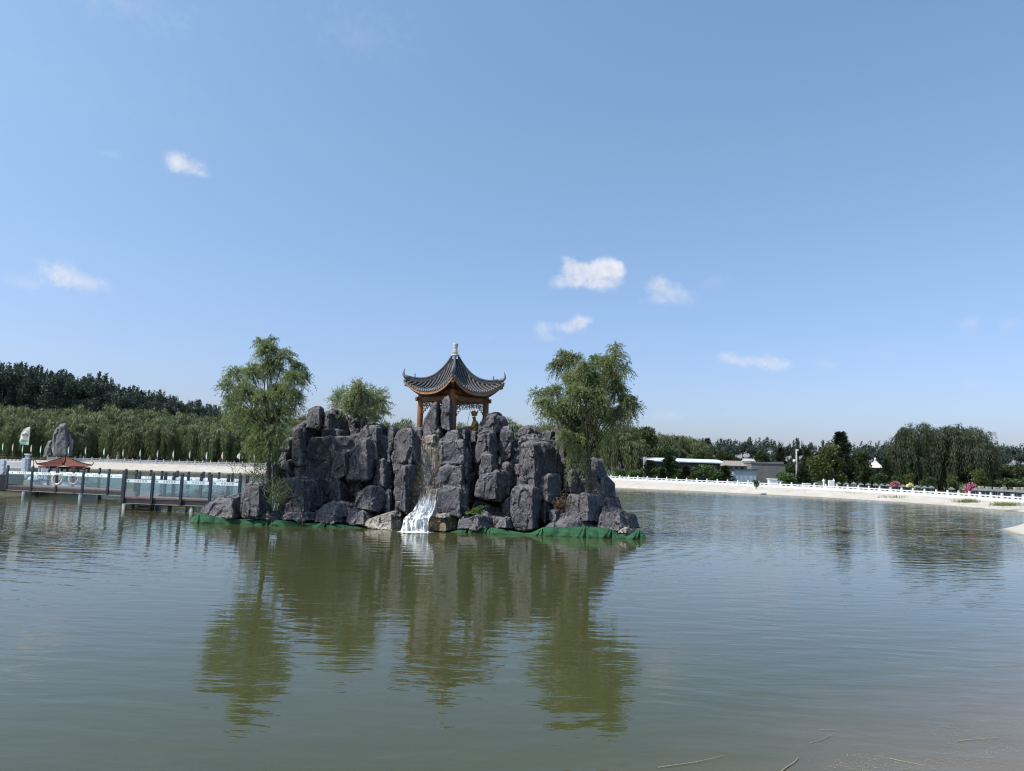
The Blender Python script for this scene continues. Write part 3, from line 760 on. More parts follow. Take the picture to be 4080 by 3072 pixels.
def willow_crown(lobes, n_strand, strand_len, leaf_L, leaf_W, step, seed, out=.35, clump=0, cspread=.3, wild=.28):
    """lobes: (x, y, z, rx, ry, rz); strands start on the upper shell of a lobe, arch outwards and hang"""
    rng = np.random.default_rng(seed)
    lobes = np.array(lobes, float)
    wgt = lobes[:, 3] * lobes[:, 4]; wgt = wgt / wgt.sum()
    which = rng.choice(len(lobes), n_strand, p=wgt)
    d = rot_dirs(rng, n_strand, .25); d[:, 2] = np.abs(d[:, 2]) * rng.choice([1, 1, 1, -.3], n_strand)
    rad = rng.uniform(.55, 1.0, n_strand)[:, None]
    if clump:                       # strands gather into curtains
        nc = max(1, n_strand // clump); own = rng.integers(0, nc, n_strand)
        which = which[own]; d = d[own]; rad = rad[own]
    start = lobes[which, :3] + d * lobes[which, 3:6] * rad
    if clump: start = start + rng.normal(size=start.shape) * np.array([1, 1, .5]) * cspread
    horiz = d.copy(); horiz[:, 2] = 0; horiz /= (np.linalg.norm(horiz, axis=1, keepdims=True) + 1e-6)
    ln = strand_len * rng.uniform(.35, 1.0, n_strand)
    strand_tone = rng.uniform(0, 1, n_strand)
    if clump: strand_tone = strand_tone[own] * .8 + .2 * strand_tone; ln = ln[own] * rng.uniform(.75, 1.1, n_strand)
    Q = []; T = []
    maxk = int(strand_len / step) + 1
    for k in range(maxk):
        s = k * step
        m = ln > s
        if not m.any(): break
        t = s / strand_len
        ox = out * (1 - np.exp(-4 * t))
        pos = start[m] + horiz[m] * ox * 1.2
        pos[:, 2] += .25 * math.sin(min(1, t * 4) * math.pi) * out - s * (0.15 + .85 * min(1.0, t * 5))
        pos += rng.normal(size=pos.shape) * leaf_L * .22
        dr = horiz[m] * (.9 * math.exp(-5 * t)) + rng.normal(size=pos.shape) * wild; dr[:, 2] -= .75
        Q.append(leaf_quads(pos, dr, leaf_L * rng.uniform(.7, 1.3, m.sum()), leaf_W * rng.uniform(.7, 1.3, m.sum()), rng))
        T.append(np.clip(strand_tone[m] * .6 + rng.uniform(0, .4, m.sum()), 0, 1))
    return np.concatenate(Q), np.concatenate(T)

def spray_crown(clusters, n_twig, twig_len, leaf_L, leaf_W, per, seed, droop=.9, up=.35):
    """feathery twigs that leave a cluster outwards and arch over"""
    rng = np.random.default_rng(seed)
    cl = np.array(clusters, float)
    w = cl[:, 3] * cl[:, 5]; w /= w.sum()
    which = rng.choice(len(cl), n_twig, p=w)
    d = rot_dirs(rng, n_twig, up)
    rad = rng.uniform(.05, .95, n_twig)[:, None] ** .6
    st = cl[which, :3] + d * cl[which, 3:6] * rad * .85
    ln = twig_len * rng.uniform(.4, 1.0, n_twig)
    gd = d * .8 + rng.normal(size=d.shape) * .45
    gd /= np.linalg.norm(gd, axis=1, keepdims=True)
    tt = rng.uniform(0, 1, n_twig); Q = []; T = []
    for k in range(per):
        t = (k + .5) / per
        pos = st + gd * (ln * t)[:, None]; pos[:, 2] -= droop * ln * t * t
        tan = gd.copy(); tan[:, 2] -= 2 * droop * t
        tan /= np.linalg.norm(tan, axis=1, keepdims=True)
        for sgn in (-1, 1):
            sd_ = rng.normal(size=pos.shape)
            dr = tan * .7 + sd_ * .42; dr[:, 2] -= .25
            Q.append(leaf_quads(pos + rng.normal(size=pos.shape) * .01, dr, leaf_L * rng.uniform(.6, 1.2, n_twig), leaf_W * rng.uniform(.7, 1.2, n_twig), rng))
            T.append(np.clip(tt * .6 + rng.uniform(0, .4, n_twig), 0, 1))
    return np.concatenate(Q), np.concatenate(T)

def clump_crown(clusters, n, leaf_L, leaf_W, seed, up=.4, shell=.45):
    rng = np.random.default_rng(seed)
    cl = np.array(clusters, float)
    w = cl[:, 3] * cl[:, 5]; w /= w.sum()
    which = rng.choice(len(cl), n, p=w)
    d = rot_dirs(rng, n, 0.1)
    rad = (shell + (1 - shell) * rng.uniform(0, 1, n) ** .5)[:, None]
    base = cl[which, :3] + d * cl[which, 3:6] * rad
    dr = d * .5 + rng.normal(size=d.shape) * .6; dr[:, 2] += up
    ct = rng.uniform(0, 1, len(cl))
    return leaf_quads(base, dr, leaf_L * rng.uniform(.6, 1.4, n), leaf_W * rng.uniform(.6, 1.4, n), rng), np.clip(ct[which] * .5 + rng.uniform(0, .5, n), 0, 1)

def limb_mesh(paths):
    mb = MB()
    for path, r0, r1 in paths:
        n = len(path); mb.tube(path, [r0 + (r1 - r0) * i / (n - 1) for i in range(n)], 7)
    return mb

def tree_from(name, QT, mat, limbs, loc=(0, 0, 0), rz=0, label=None, cat='tree', group=None, bark=None):
    root = empty(name, loc, rz)
    tag(root, label, cat, group)
    c = bpy.data.objects.new('crown', quad_mesh('crown', QT[0], mat, QT[1])); link(c, root)
    if limbs: limb_mesh(limbs).build('trunk', bark or M_bark, root, smooth=True)
    return root

def curve_pts(a, b, bow=(0, 0, 0), n=6):
    a, b, bow = Vector(a), Vector(b), Vector(bow)
    return [a.lerp(b, i / (n - 1)) + bow * math.sin(math.pi * i / (n - 1)) for i in range(n)]

# ---- the two tall willows and the bushy young willow on the rockery
def island_tree(name, Z, base_zy, clusters, D, seed, n_twig, label, mat, trunk_top, r0=.13, twig=.58, leaf=(.115, .024), droop=.6, trails=(), tight=.68, xs=1.0):
    rnd = random.Random(seed)
    b = P(*Z([base_zy])[0], D); base = Vector(b)
    cl = []
    clusters = [(base_zy[0] + (x - base_zy[0]) * xs, y, rx * xs, ry) for x, y, rx, ry in clusters]
    trails = [(base_zy[0] + (x - base_zy[0]) * xs, y, rx * xs, L, n) for x, y, rx, L, n in trails]
    for (x, y, rx, ry) in clusters:
        dd = D + rnd.uniform(-1, 1) * 1.3 * min(1.0, rx / 90 + .3)
        c = P(*Z([(x, y)])[0], dd); e = P(*Z([(x + rx, y)])[0], dd); t = P(*Z([(x, y - ry)])[0], dd)
        hr = (e - c).length; vr = (t - c).length
        cl.append((c.x - b.x, c.y - b.y, c.z - b.z, hr * tight, hr * tight, vr * tight))
    QT = spray_crown(cl, n_twig, twig, leaf[0], leaf[1], 10, seed, droop)
    tr = []
    for (x, y, rx, L, n) in trails:
        c = P(*Z([(x, y)])[0], D - .2) - b; e = P(*Z([(x + rx, y)])[0], D - .2) - b
        q = willow_crown([(c.x, c.y, c.z, abs(e.x - c.x), .5, .3)], n, L, leaf[0], leaf[1], .09, seed + int(x), .2)
        tr.append(q)
    if tr:
        QT = (np.concatenate([QT[0]] + [q[0] for q in tr]), np.concatenate([QT[1]] + [q[1] for q in tr]))
    tops = P(*Z([trunk_top])[0], D) - b
    limbs = [(curve_pts((0, 0, -.3), tops, (.06, 0, 0), 7), r0, r0 * .6)]
    for c in cl:
        if c[3] < .12: continue
        st = Vector(tops) * rnd.uniform(.75, 1.0) if c[2] > tops.z else Vector(tops) * rnd.uniform(.6, .9)
        limbs.append((curve_pts(st, c[:3], (0, 0, .15), 6), r0 * .26, .009))
        for _ in range(3):
            o = Vector(c[:3]); limbs.append((curve_pts(o, o + Vector((rnd.uniform(-1, 1) * c[3], rnd.uniform(-1, 1) * c[4], rnd.uniform(.2, .9) * c[5])), (0, 0, .05), 4), .013, .005))
    return tree_from(name, QT, mat, limbs, base, 0, label)

island_tree('willow_tree', Z2, (628, 1262), [(620, 190, 100, 90), (650, 110, 45, 35), (560, 130, 45, 35), (780, 230, 75, 75), (890, 330, 65, 65), (930, 400, 45, 60), (840, 410, 110, 90),
            (650, 320, 110, 100), (480, 370, 95, 95), (330, 370, 80, 70), (260, 470, 50, 70), (300, 600, 50, 80), (420, 520, 110, 110), (720, 520, 130, 100), (860, 560, 60, 90), (600, 560, 110, 100),
            (360, 690, 85, 90), (500, 700, 110, 90), (680, 690, 120, 90), (790, 660, 60, 80), (560, 830, 110, 75), (700, 820, 70, 90), (500, 930, 60, 60), (640, 930, 70, 50)], 30.4, 11, 3200,
            'tall airy willow growing at the foot of the rockery, beside the footbridge', M_wil, (610, 700), .11, xs=.88, trails=[(330, 560, 60, 1.3, 60), (700, 840, 60, 1.3, 90), (850, 560, 60, 1.0, 50), (520, 860, 60, 1.3, 60)])
ZR = frame(2.5625, 2080, 1350)
island_tree('willow_tree', ZR, (662, 1600), [(430, 170, 80, 55), (350, 280, 80, 90), (520, 220, 90, 80), (640, 310, 110, 90), (760, 230, 80, 80), (890, 250, 110, 90), (970, 110, 55, 50), (1000, 190, 50, 60),
            (1080, 300, 60, 60), (900, 400, 140, 120), (720, 430, 140, 120), (520, 400, 130, 100), (560, 560, 150, 110), (760, 600, 160, 120), (980, 520, 80, 110), (1090, 630, 110, 80), (1140, 680, 60, 80),
            (300, 540, 110, 70), (130, 560, 50, 45), (220, 660, 90, 80), (280, 740, 90, 70), (430, 690, 110, 110), (420, 780, 90, 50), (620, 770, 140, 110), (850, 760, 150, 110), (1010, 770, 100, 70),
            (540, 900, 130, 80), (440, 1000, 80, 80), (700, 950, 120, 100), (640, 1080, 110, 80)], 29.9, 23, 4300,
            'dense yellowish green willow on the rockery, with strands hanging beside its trunk', M_wil3, (670, 1150), .15, xs=.95, trails=[(560, 1020, 80, 2.0, 120), (440, 960, 60, 1.0, 60), (850, 850, 120, 1.4, 100), (1040, 800, 80, .9, 50), (640, 1330, 25, .7, 14)])
island_tree('willow_tree', Z3, (600, 560), [(600, 130, 110, 90), (520, 200, 110, 90), (370, 190, 90, 60), (310, 270, 55, 60), (480, 310, 120, 90), (640, 260, 120, 100), (720, 180, 60, 60), (820, 190, 60, 60), (840, 260, 70, 70),
            (780, 340, 110, 80), (600, 390, 120, 80), (760, 430, 100, 50), (420, 350, 60, 50), (880, 360, 40, 50)], 33.6, 31, 1350,
            'low bushy young willow showing above the rockery crest beside the pavilion', M_wil2, (600, 400), .07, twig=.62, droop=.2, xs=.86, tight=.5)

# ---- prototypes for the far trees (one set of meshes, copied)
rngp = random.Random(5)
def proto_willow(h, w, n, seed, sl, mat, leaf=(.75, .16)):
    r = random.Random(seed); lobes = []
    for k in range(8):
        a = r.uniform(0, 6.28); q = r.uniform(.0, .62) * w / 2
        lobes.append((math.cos(a) * q, math.sin(a) * q, h * r.uniform(.55, .82), w * .24, w * .24, h * r.uniform(.14, .2)))
    lobes.append((0, 0, h * .8, w * .25, w * .25, h * .2))
    q = willow_crown(lobes, n, sl, leaf[0], leaf[1], leaf[0] * .72, seed, .45, 16, .26, .09)
    limbs = [([(0, 0, -.5), (0, 0, h * .3), (.1, 0, h * .55)], w * .035, w * .02)] + [(curve_pts((0, 0, h * .3), l[:3], (0, 0, .4), 4), w * .016, .03) for l in lobes[:5]]
    return q, limbs
def proto_poplar(h, w, n, seed):
    r = random.Random(seed); cl = []
    for k in range(16):
        z = h * r.uniform(.12, .85); q = w * .32 * (1 - .5 * z / h); a = r.uniform(0, 6.28)
        cl.append((math.cos(a) * q, math.sin(a) * q, z, w * .24, w * .24, h * .11))
    for k in range(13):
        q = r.uniform(0, w * .42); a = r.uniform(0, 6.28)
        cl.append((math.cos(a) * q, math.sin(a) * q, h * r.uniform(.80, .97), w * .045, w * .045, h * .10))
    return clump_crown(cl, n, .55, .25, seed, 1.1, .15), [([(0, 0, -.5), (0, 0, h * .9)], .22, .05)]
def proto_broad(h, w, n, seed, low=.25, leaf=(.5, .26)):
    r = random.Random(seed); cl = []
    for k in range(18):
        a = r.uniform(0, 6.28); q = r.uniform(.1, .36) * w; z = h * r.uniform(low, .88)
        s = r.uniform(.13, .2)
        cl.append((math.cos(a) * q * (1.2 - z / h * .5), math.sin(a) * q * (1.2 - z / h * .5), z, w * s, w * s, h * s * .75))
    return clump_crown(cl, n, leaf[0], leaf[1], seed, .2, .35), [([(0, 0, -.4), (.05, 0, h * .6)], .16, .05)]
def proto_conifer(h, w, n, seed):
    rng = np.random.default_rng(seed); Q = []; T = []
    r = random.Random(seed)
    B = []; D_ = []
    for k in range(n // 12):
        z = h * (.05 + .93 * r.random() ** .9); a = r.uniform(0, 6.28); L = w / 2 * (1 - z / h) ** .8 * r.uniform(.6, 1.1) + .15
        for j in range(12):
            t = r.uniform(.25, 1); B.append((math.cos(a) * L * t + r.gauss(0, .08), math.sin(a) * L * t + r.gauss(0, .08), z + L * t * .35 + r.gauss(0, .1)))
            D_.append((math.cos(a) + r.gauss(0, .5), math.sin(a) + r.gauss(0, .5), .6 + r.gauss(0, .3)))
    B = np.array(B); D_ = np.array(D_)
    return (leaf_quads(B, D_, .34 * rng.uniform(.6, 1.3, len(B)), .13, rng), rng.uniform(0, 1, len(B))), [([(0, 0, -.4), (0, 0, h * .95)], .14, .02)]

def make_proto(name, gen, mat):
    q, limbs = gen
    me = quad_mesh('crown', q[0], mat, q[1])
    t = limb_mesh(limbs).build('trunk', M_bark, None, smooth=True)
    tm = t.data; bpy.data.objects.remove(t)
    return (name, me, tm)
def plant_tree(proto, loc, scale=1.0, rz=0.0, label=None, group=None, cat='tree', sz=None):
    name, cm, tm = proto
    root = empty(name, loc, rz); root.scale = (scale, scale, sz or scale)
    tag(root, label, cat, group)
    link(bpy.data.objects.new('crown', cm), root)
    link(bpy.data.objects.new('trunk', tm), root)
    return root

W = [make_proto('willow_tree', proto_willow(10, 8.5, 1800, 40 + i, 6.0, M_belt, (.62, .095)), M_belt) for i in range(4)]
PO = [make_proto('poplar_tree', proto_poplar(15, 5.5, 4400, 60 + i), M_pop) for i in range(4)]
BR = [make_proto('broadleaf_tree', proto_broad(8, 6.5, 4500, 70 + i), M_broad) for i in range(3)]
CO = [make_proto('conifer_tree', proto_conifer(9, 4.6, 5200, 80 + i), M_conif) for i in range(2)]
BU = [make_proto('shrub', proto_broad(2.6, 3.0, 1600, 90 + i, .12, (.26, .15)), M_bush) for i in range(3)]
OL = [make_proto('shrub', proto_broad(4.6, 4.4, 2600, 95, .1, (.3, .17)), M_olive)]
TH = [make_proto('thuja_shrub', proto_conifer(3.4, 2.6, 2600, 99), M_conif)]

def sky_px(px, tab):
    for (a, ya), (b, yb) in zip(tab, tab[1:]):
        if a <= px <= b: return ya + (yb - ya) * (px - a) / (b - a)
    return tab[-1][1] if px > tab[-1][0] else tab[0][1]

def tree_to(proto, px, ytop, D, h0, label, group=None, cat='tree', r=rngp, wide=1.0):
    """stand a tree at column px and distance D so that it is as tall as the one in the photo"""
    g = P(px, 1850, D); z0 = ground_z(g.x, g.y); top = P(px, ytop, D).z
    H = max(1.0, top - z0); s = H / h0
    return plant_tree(proto, (g.x, g.y, z0), s * wide, r.uniform(0, 6.28), label, group, cat, s)

# left belt of weeping willows, three rows deep
rowA = [(-120, 1660), (150, 1668), (400, 1655), (700, 1672), (1000, 1690), (1250, 1695), (1600, 1700), (2300, 1715)]
rowC = [(-120, 1600), (120, 1605), (330, 1612), (480, 1600), (700, 1622), (900, 1640), (1250, 1652), (1500, 1650), (1660, 1655), (1900, 1665), (2000, 1655), (2300, 1670)]
for row, (D, tab, step, lab) in enumerate(((167, rowA, 104, 'front'), (179, None, 110, 'middle'), (192, rowC, 108, 'rear'))):
    px = -90 + 40 * row
    while px < 2330:
        yA, yC = sky_px(px, rowA), sky_px(px, rowC)
        y = yA if row == 0 else (yC if row == 2 else (yA * .45 + yC * .55))
        DD = D - 12 * sstep(1300, 2300, px)
        lb = {'front': 'weeping willow with long hanging strands, in the front row behind the grey balustrade',
              'middle': 'weeping willow half hidden in the middle row of the willow belt',
              'rear': 'weeping willow top in the rear row of the belt, below the dark poplars'}[lab]
        tree_to(rngp.choice(W), px + rngp.uniform(-22, 22), y + rngp.uniform(-14, 12), DD + rngp.uniform(-3, 3), 10.0, lb, 'weeping willows in the %s row of the far willow belt' % lab, wide=rngp.uniform(.95, 1.15))
        px += step
# poplars on the hill behind
hp = [(-150, 1440), (0, 1452), (60, 1462), (150, 1478), (250, 1490), (345, 1508), (390, 1500), (410, 1535), (520, 1552), (640, 1580), (760, 1605), (880, 1640), (960, 1668)]
for row, D in enumerate((235, 255, 275)):
    px = -110 + 17 * row
    while px < 900:
        y = sky_px(px, hp) + (30, 12, 0)[row] + rngp.uniform(-9, 9)
        if rngp.random() < .12: y -= 12
        tree_to(rngp.choice(PO), px + rngp.uniform(-10, 10), y, D + rngp.uniform(-6, 6), 15.0, 'dark poplar in the dense wood on the hillside above the willows', 'poplars on the hillside wood', wide=rngp.uniform(1.0, 1.4))
        px += 42
# right side: dark poplars along the horizon
hr_ = [(2560, 1745), (2800, 1755), (2870, 1752), (2950, 1757), (3040, 1752), (3120, 1768), (3185, 1752), (3250, 1768), (3330, 1772), (3480, 1775), (3530, 1760), (3900, 1775), (4000, 1776), (4150, 1792)]
for row, D in enumerate((190, 215)):
    px = 2560 + 20 * row
    while px < 4170:
        y = sky_px(px, hr_) + (16, 0)[row] + rngp.uniform(-9, 12)
        tree_to(rngp.choice(PO), px + rngp.uniform(-14, 14), y, D + rngp.uniform(-5, 5), 15.0, 'dark poplar in the low wood along the horizon beyond the graveyard', 'poplars along the horizon', wide=rngp.uniform(1.1, 1.5))
        px += 47
# right side: nearer willows and broadleaf trees
G = None
for px, y, D, pr, s, lb in [
    (2480, 1668, 132, W[1], 1.0, 'tall weeping willow hanging down behind the dense island willow'), (2390, 1690, 136, W[2], 1.0, 'weeping willow seen between the rockery crest and the dense island willow'),
    (2170, 1678, 150, W[3], .9, 'weeping willow showing in the notch right of the domed boulder'), (2545, 1700, 138, BR[0], 1.1, 'dark rounded tree at the end of the willows, before the long shed'),
    (2572, 1690, 145, W[0], .9, 'willow with a rounded plume top standing over the dark tree'), (2622, 1712, 150, W[1], 1.0, 'first of the three plumed willows behind the long shed'),
    (2690, 1714, 150, W[2], 1.0, 'middle one of the three plumed willows behind the long shed'), (2758, 1724, 152, W[3], 1.0, 'last of the three plumed willows behind the long shed'),
    (2655, 1765, 143, BR[1], 1.0, 'round tree in front of the plumed willows, above the shed roof'), (2780, 1790, 143, BR[2], 1.0, 'low wide tree over the middle of the long shed roof'),
    (2818, 1748, 160, CO[0], 1.2, 'slim dark conifer between the plumed willows and the horizon wood'), (2885, 1795, 150, BR[0], .9, 'small pale round tree behind the brown tiled roof'), (2925, 1806, 150, BR[1], .8, 'smaller round tree beside the pale one, behind the brown tiled roof'),
    (3030, 1795, 150, BR[2], 1.0, 'dark spreading tree behind the grey walled building'), (3110, 1785, 145, CO[1], 1.3, 'broad dark conifer behind the end of the grey walled building'),
    (3215, 1790, 125, CO[0], 1.2, 'dark conifer just beyond the utility pole'), (3150, 1835, 128, BR[1], .8, 'dark tree against the side of the grey walled building'),
    (3350, 1722, 118, CO[1], 1.5, 'tall pointed conifer standing highest in the middle of the far bank'), (3295, 1768, 116, OL[0], 1.0, 'yellowish olive tree leaning on the tall pointed conifer'),
    (3250, 1815, 122, BR[0], .9, 'dark green tree between the utility pole and the olive tree'), (3420, 1795, 128, BR[2], 1.0, 'dull green tree between the pointed conifer and the white roof'),
    (3395, 1850, 117, CO[0], 1.2, 'short dark conifer at the foot of the tall pointed one'), (3455, 1862, 112, TH[0], 1.2, 'dark shrub in front of the white roof'),
    (3530, 1830, 116, CO[1], 1.3, 'dark conifer between the white roof and the great willow'), (3500, 1880, 110, BR[1], 1.2, 'low dark tree below the white roof'),
    (4010, 1850, 120, BR[2], 1.2, 'dull green tree beyond the graves, past the great willow'), (4080, 1855, 116, BR[0], 1.2, 'dull green tree at the end of the graveyard row'), (3900, 1870, 110, OL[0], 1.0, 'layered pine shrub under the edge of the great willow'),
    (3960, 1885, 108, CO[0], 1.4, 'dark pine shrub beside the layered one, beyond the graves'), (3620, 1885, 106, OL[0], .9, 'olive shrub under the near edge of the great willow'), (3700, 1895, 104, BR[1], 1.1, 'dark shrub in the shade of the great willow'),
    (3790, 1890, 104, OL[0], .9, 'spreading olive shrub in front of the great willow'), (3570, 1895, 106, BR[2], 1.0, 'low green tree behind the wreathed gravestone'), (4050, 1900, 98, BU[1], 2.0, 'broad dark shrub near the last graves')]:
    h0 = {'willow_tree': 10, 'poplar_tree': 15, 'broadleaf_tree': 8, 'conifer_tree': 9, 'shrub': 2.6, 'thuja_shrub': 3.4}[pr[0]]
    if pr is OL[0]: h0 = 4.6
    tree_to(pr, px, y, D, h0, lb, wide=s, cat='shrub' if 'shrub' in pr[0] and 'shrub' in lb else 'tree')
# shrubs along the right fence
for i, (px, y, D, pr, lb) in enumerate([
    (2470, 1868, 122, BU[0], 'green leafy shrub at the near end of the fence, by the rockery'), (2530, 1870, 122, BU[1], 'green leafy shrub before the grey pillar of the shed'),
    (2590, 1838, 121, TH[0], 'dark pointed thuja in front of the shed corner'), (2630, 1860, 120, BU[2], 'light green shrub between two dark thujas'),
    (2668, 1822, 120, TH[0], 'largest dark thuja, overlapping the white roof edge'), (2640, 1868, 118, TH[0], 'low thuja at the foot of the largest one'), (2710, 1868, 119, BU[0], 'low green shrub right of the largest thuja'),
    (2735, 1858, 118, TH[0], 'dark thuja in the middle of the shed wall'), (2765, 1862, 118, BU[1], 'bright green shrub beside the middle thuja'), (2812, 1850, 118, BU[2], 'tall bright green shrub against the shed wall'),
    (2850, 1872, 117, BU[0], 'low green shrub next to the tall bright one'), (2888, 1858, 117, TH[0], 'dark thuja beside the light blue shed'), (3128, 1880, 113, BU[2], 'round dark shrub at the corner of the grey walled building'), (3200, 1870, 110, TH[0], 'dark shrub at the foot of the utility pole')]):
    h0 = 3.4 if pr is TH[0] else 2.6
    tree_to(pr, px, y, D, h0, lb, cat='shrub', wide=1.35)
# the great willow on the right
def great_willow():
    D = 118
    lob = []
    b = P(3745, 1900, D); b.z = ground_z(b.x, b.y)
    for (px, py, rx, ry) in [(3590, 1745, 45, 50), (3560, 1790, 40, 40), (3660, 1722, 60, 44), (3720, 1740, 60, 50), (3780, 1745, 60, 50), (3830, 1722, 50, 42), (3880, 1740, 45, 45), (3920, 1765, 34, 40), (3935, 1800, 24, 34), (3700, 1800, 110, 50), (3820, 1800, 100, 50), (3600, 1830, 50, 30), (3750, 1715, 30, 16)]:
        c = P(px, py, D) - b; k = D / F * 1.0
        lob.append((c.x, c.y + rngp.uniform(-2.5, 1.5), c.z, rx * k, rx * k * .9, ry * k))
    q = willow_crown(lob, 8200, 6.4, .5, .075, .36, 7, .5, 18, .26, .10)
    limbs = [([(0, 0, -.5), (0, 0, 2.0), (.2, 0, 3.5)], .45, .3)] + [(curve_pts((0, 0, 2), l[:3], (0, 0, .8), 5), .2, .05) for l in lob[:10]]
    tree_from('willow_tree', q, M_bigw, limbs, b, 0, 'great old weeping willow towering over the graves, the widest tree on the far bank')
great_willow()

# ---- small plants on the rockery and banks
def fern():
    b = PZ(1888, 2062, .35); b = P(1886, 2052, 29.3)
    rng = np.random.default_rng(3); Q = []; T = []; rnd = random.Random(4); stems = []
    for k in range(15):
        a = rnd.uniform(-2.9, .2) if k % 3 else rnd.uniform(0, 3.1); L = rnd.uniform(.45, .8); u = rnd.uniform(.5, 1.2)
        pts = []
        for i in range(10):
            t = i / 9; pts.append((math.cos(a) * L * t * .8, math.sin(a) * L * t * .5, L * u * t - .55 * L * t * t))
        stems.append((pts, .008, .003))
        pts = np.array(pts); d = np.gradient(pts, axis=0)
        for i in range(2, 10):
            s = np.cross(d[i], (0, 0, 1)); s /= np.linalg.norm(s) + 1e-6
            for sg in (-1, 1):
                dr = s * sg + d[i] * 1.2; dr[2] -= .2
                Q.append(leaf_quads(pts[i:i + 1], dr[None, :], .17 * (1.15 - i / 12), .05, rng)); T.append(rng.uniform(0, 1, 1))
    tree_from('fern_plant', (np.concatenate(Q), np.concatenate(T)), M_fern, stems, b, 0, 'bright green fern-like plant sprouting from the rock ledge right of the waterfall', 'plant', bark=M_fern)
fern()
def reeds(Z, x, y, D, n, h, lab, seed, spread=.5):
    b = P(*Z([(x, y)])[0], D); rng = np.random.default_rng(seed); Q = []; T = []; stems = []
    for k in range(n):
        bx, by = rng.uniform(-spread, spread), rng.uniform(-.3, .3); L = h * rng.uniform(.5, 1); lean = rng.normal() * .3; dy = rng.normal() * .2
        tp = (bx + lean * L, by + dy * L, L)
        stems.append(([(bx, by, 0), ((bx + tp[0]) / 2 - lean * .05, by + dy * L * .4, L * .55), tp], .008, .004))
        for j in range(7):
            t = rng.uniform(.2, 1); p = np.array([[bx + lean * L * t, by + dy * L * t, L * t]])
            d = np.array([[rng.normal() * .8, rng.normal() * .5, .7]])
            Q.append(leaf_quads(p, d, rng.uniform(.25, .45), .03, rng)); T.append(rng.uniform(0, 1, 1))
    tree_from('reed_clump', (np.concatenate(Q), np.concatenate(T)), M_reed, stems, b, 0, lab, 'reeds', bark=M_reed)
reeds(Z2, 520, 1225, 30.9, 26, .95, 'thin reeds with feathery leaves behind the boulder beside the footbridge', 1, .75)
reeds(Z2, 685, 1440, 29.6, 34, 1.35, 'green reed tuft between the boulder and the willow trunk rock', 2, .22)
def dead_vine():
    mb = MB(); rnd = random.Random(9); b = P(*Z5([(1040, 1290)])[0], 28.75)
    for k in range(34):
        p = Vector((rnd.uniform(-.35, .3), rnd.uniform(-.15, .15), rnd.uniform(0, .2))); pts = [p.copy()]
        for i in range(7):
            p = p + Vector((rnd.uniform(-.1, .14), rnd.uniform(-.07, .07), rnd.uniform(-.02, .2) if i < 5 else rnd.uniform(-.1, .05))); pts.append(p.copy())
        mb.tube(pts, .009, 4)
    o = mb.build('dead_vine', M_dry, None); o.location = b
    tag(o, 'tangle of dry brown creeper between the rocks near the dense willow', 'dead plant')
dead_vine()
def hanging_vine():
    mb = MB(); pts = [P(*Z2([p])[0], d) for p, d in zip([(722, 1135), (760, 1215), (800, 1280), (840, 1360), (870, 1430), (885, 1480), (890, 1500), (892, 1575)], (30.8, 30.2, 29.9, 29.8, 29.7, 29.4, 29.3, 29.2))]
    mb.tube(pts, .015, 6)
    o = mb.build('dry_stem', M_dry, None, smooth=True); tag(o, 'long dry stem trailing down the left rocks into the water', 'dead plant')
hanging_vine()
def tufts(name, spots, label, seed, h=.5):
    rng = np.random.default_rng(seed); Q = []; T = []
    for (px0, px1, py, D, n) in spots:
        for k in range(n):
            px = (px0 + px1) / 2 + rng.normal() * (px1 - px0) / 3.4; b = P(px, py, D + rng.normal() * .5); b.z = P(px, py - 3, D).z - .06
            Q.append(leaf_quads(np.array([b[:]]), rng.normal(size=(1, 3)) * .5 + np.array([[0, 0, 1]]), h * rng.uniform(.15, 1.0) ** 1.2, .03, rng)); T.append(rng.uniform(0, 1, 1))
    me = quad_mesh(name, np.concatenate(Q), M_reed2, np.concatenate(T)); o = link(bpy.data.objects.new(name, me)); tag(o, label, None, None, 'stuff'); return o
M_reed2 = mat_leaf('bank_grass', (.10, .13, .035), (.26, .27, .10), None, .3)

# ------------------------------------------------------------------ pavilion
M_wood = simple('orange_timber', (.27, .12, .055), (.18, .075, .035), 4, .6, .15, 40, .006)
M_wood_l = simple('pale_timber', (.36, .195, .10), (.24, .12, .055), 5, .6, .15, 40, .006)
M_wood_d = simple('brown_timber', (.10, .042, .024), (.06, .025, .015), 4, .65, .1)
M_tile = simple('grey_roof_tile', (.125, .122, .13), (.06, .059, .065), 7, .75, .4, 24, .012)
M_pan = simple('roof_pan_tile', (.05, .046, .047), (.025, .024, .027), 9, .9, .4, 24, .012)
M_tile_end = simple('tile_end', (.24, .235, .24), (.15, .15, .155), 9, .7, .2)
M_plaster = simple('pale_plaster', (.62, .60, .56), (.42, .40, .38), 6, .7, .3, 20, .01)
M_gold = simple('dull_gold', (.72, .44, .13), (.52, .28, .07), 9, .42, .3, 25, .01, .5, .35)
PC = P(1803, 1700, 33.6); PCX, PCY = PC.x, PC.y
PR = math.radians(3.0)
PAV = empty('pavilion', (PCX, PCY, 4.0)); tag(PAV, 'square timber pavilion with curved grey tile roof on top of the rockery', 'pavilion')
A_E, Z_E, Z_A = 1.53, 5.82 - 4.0, 7.66 - 4.0
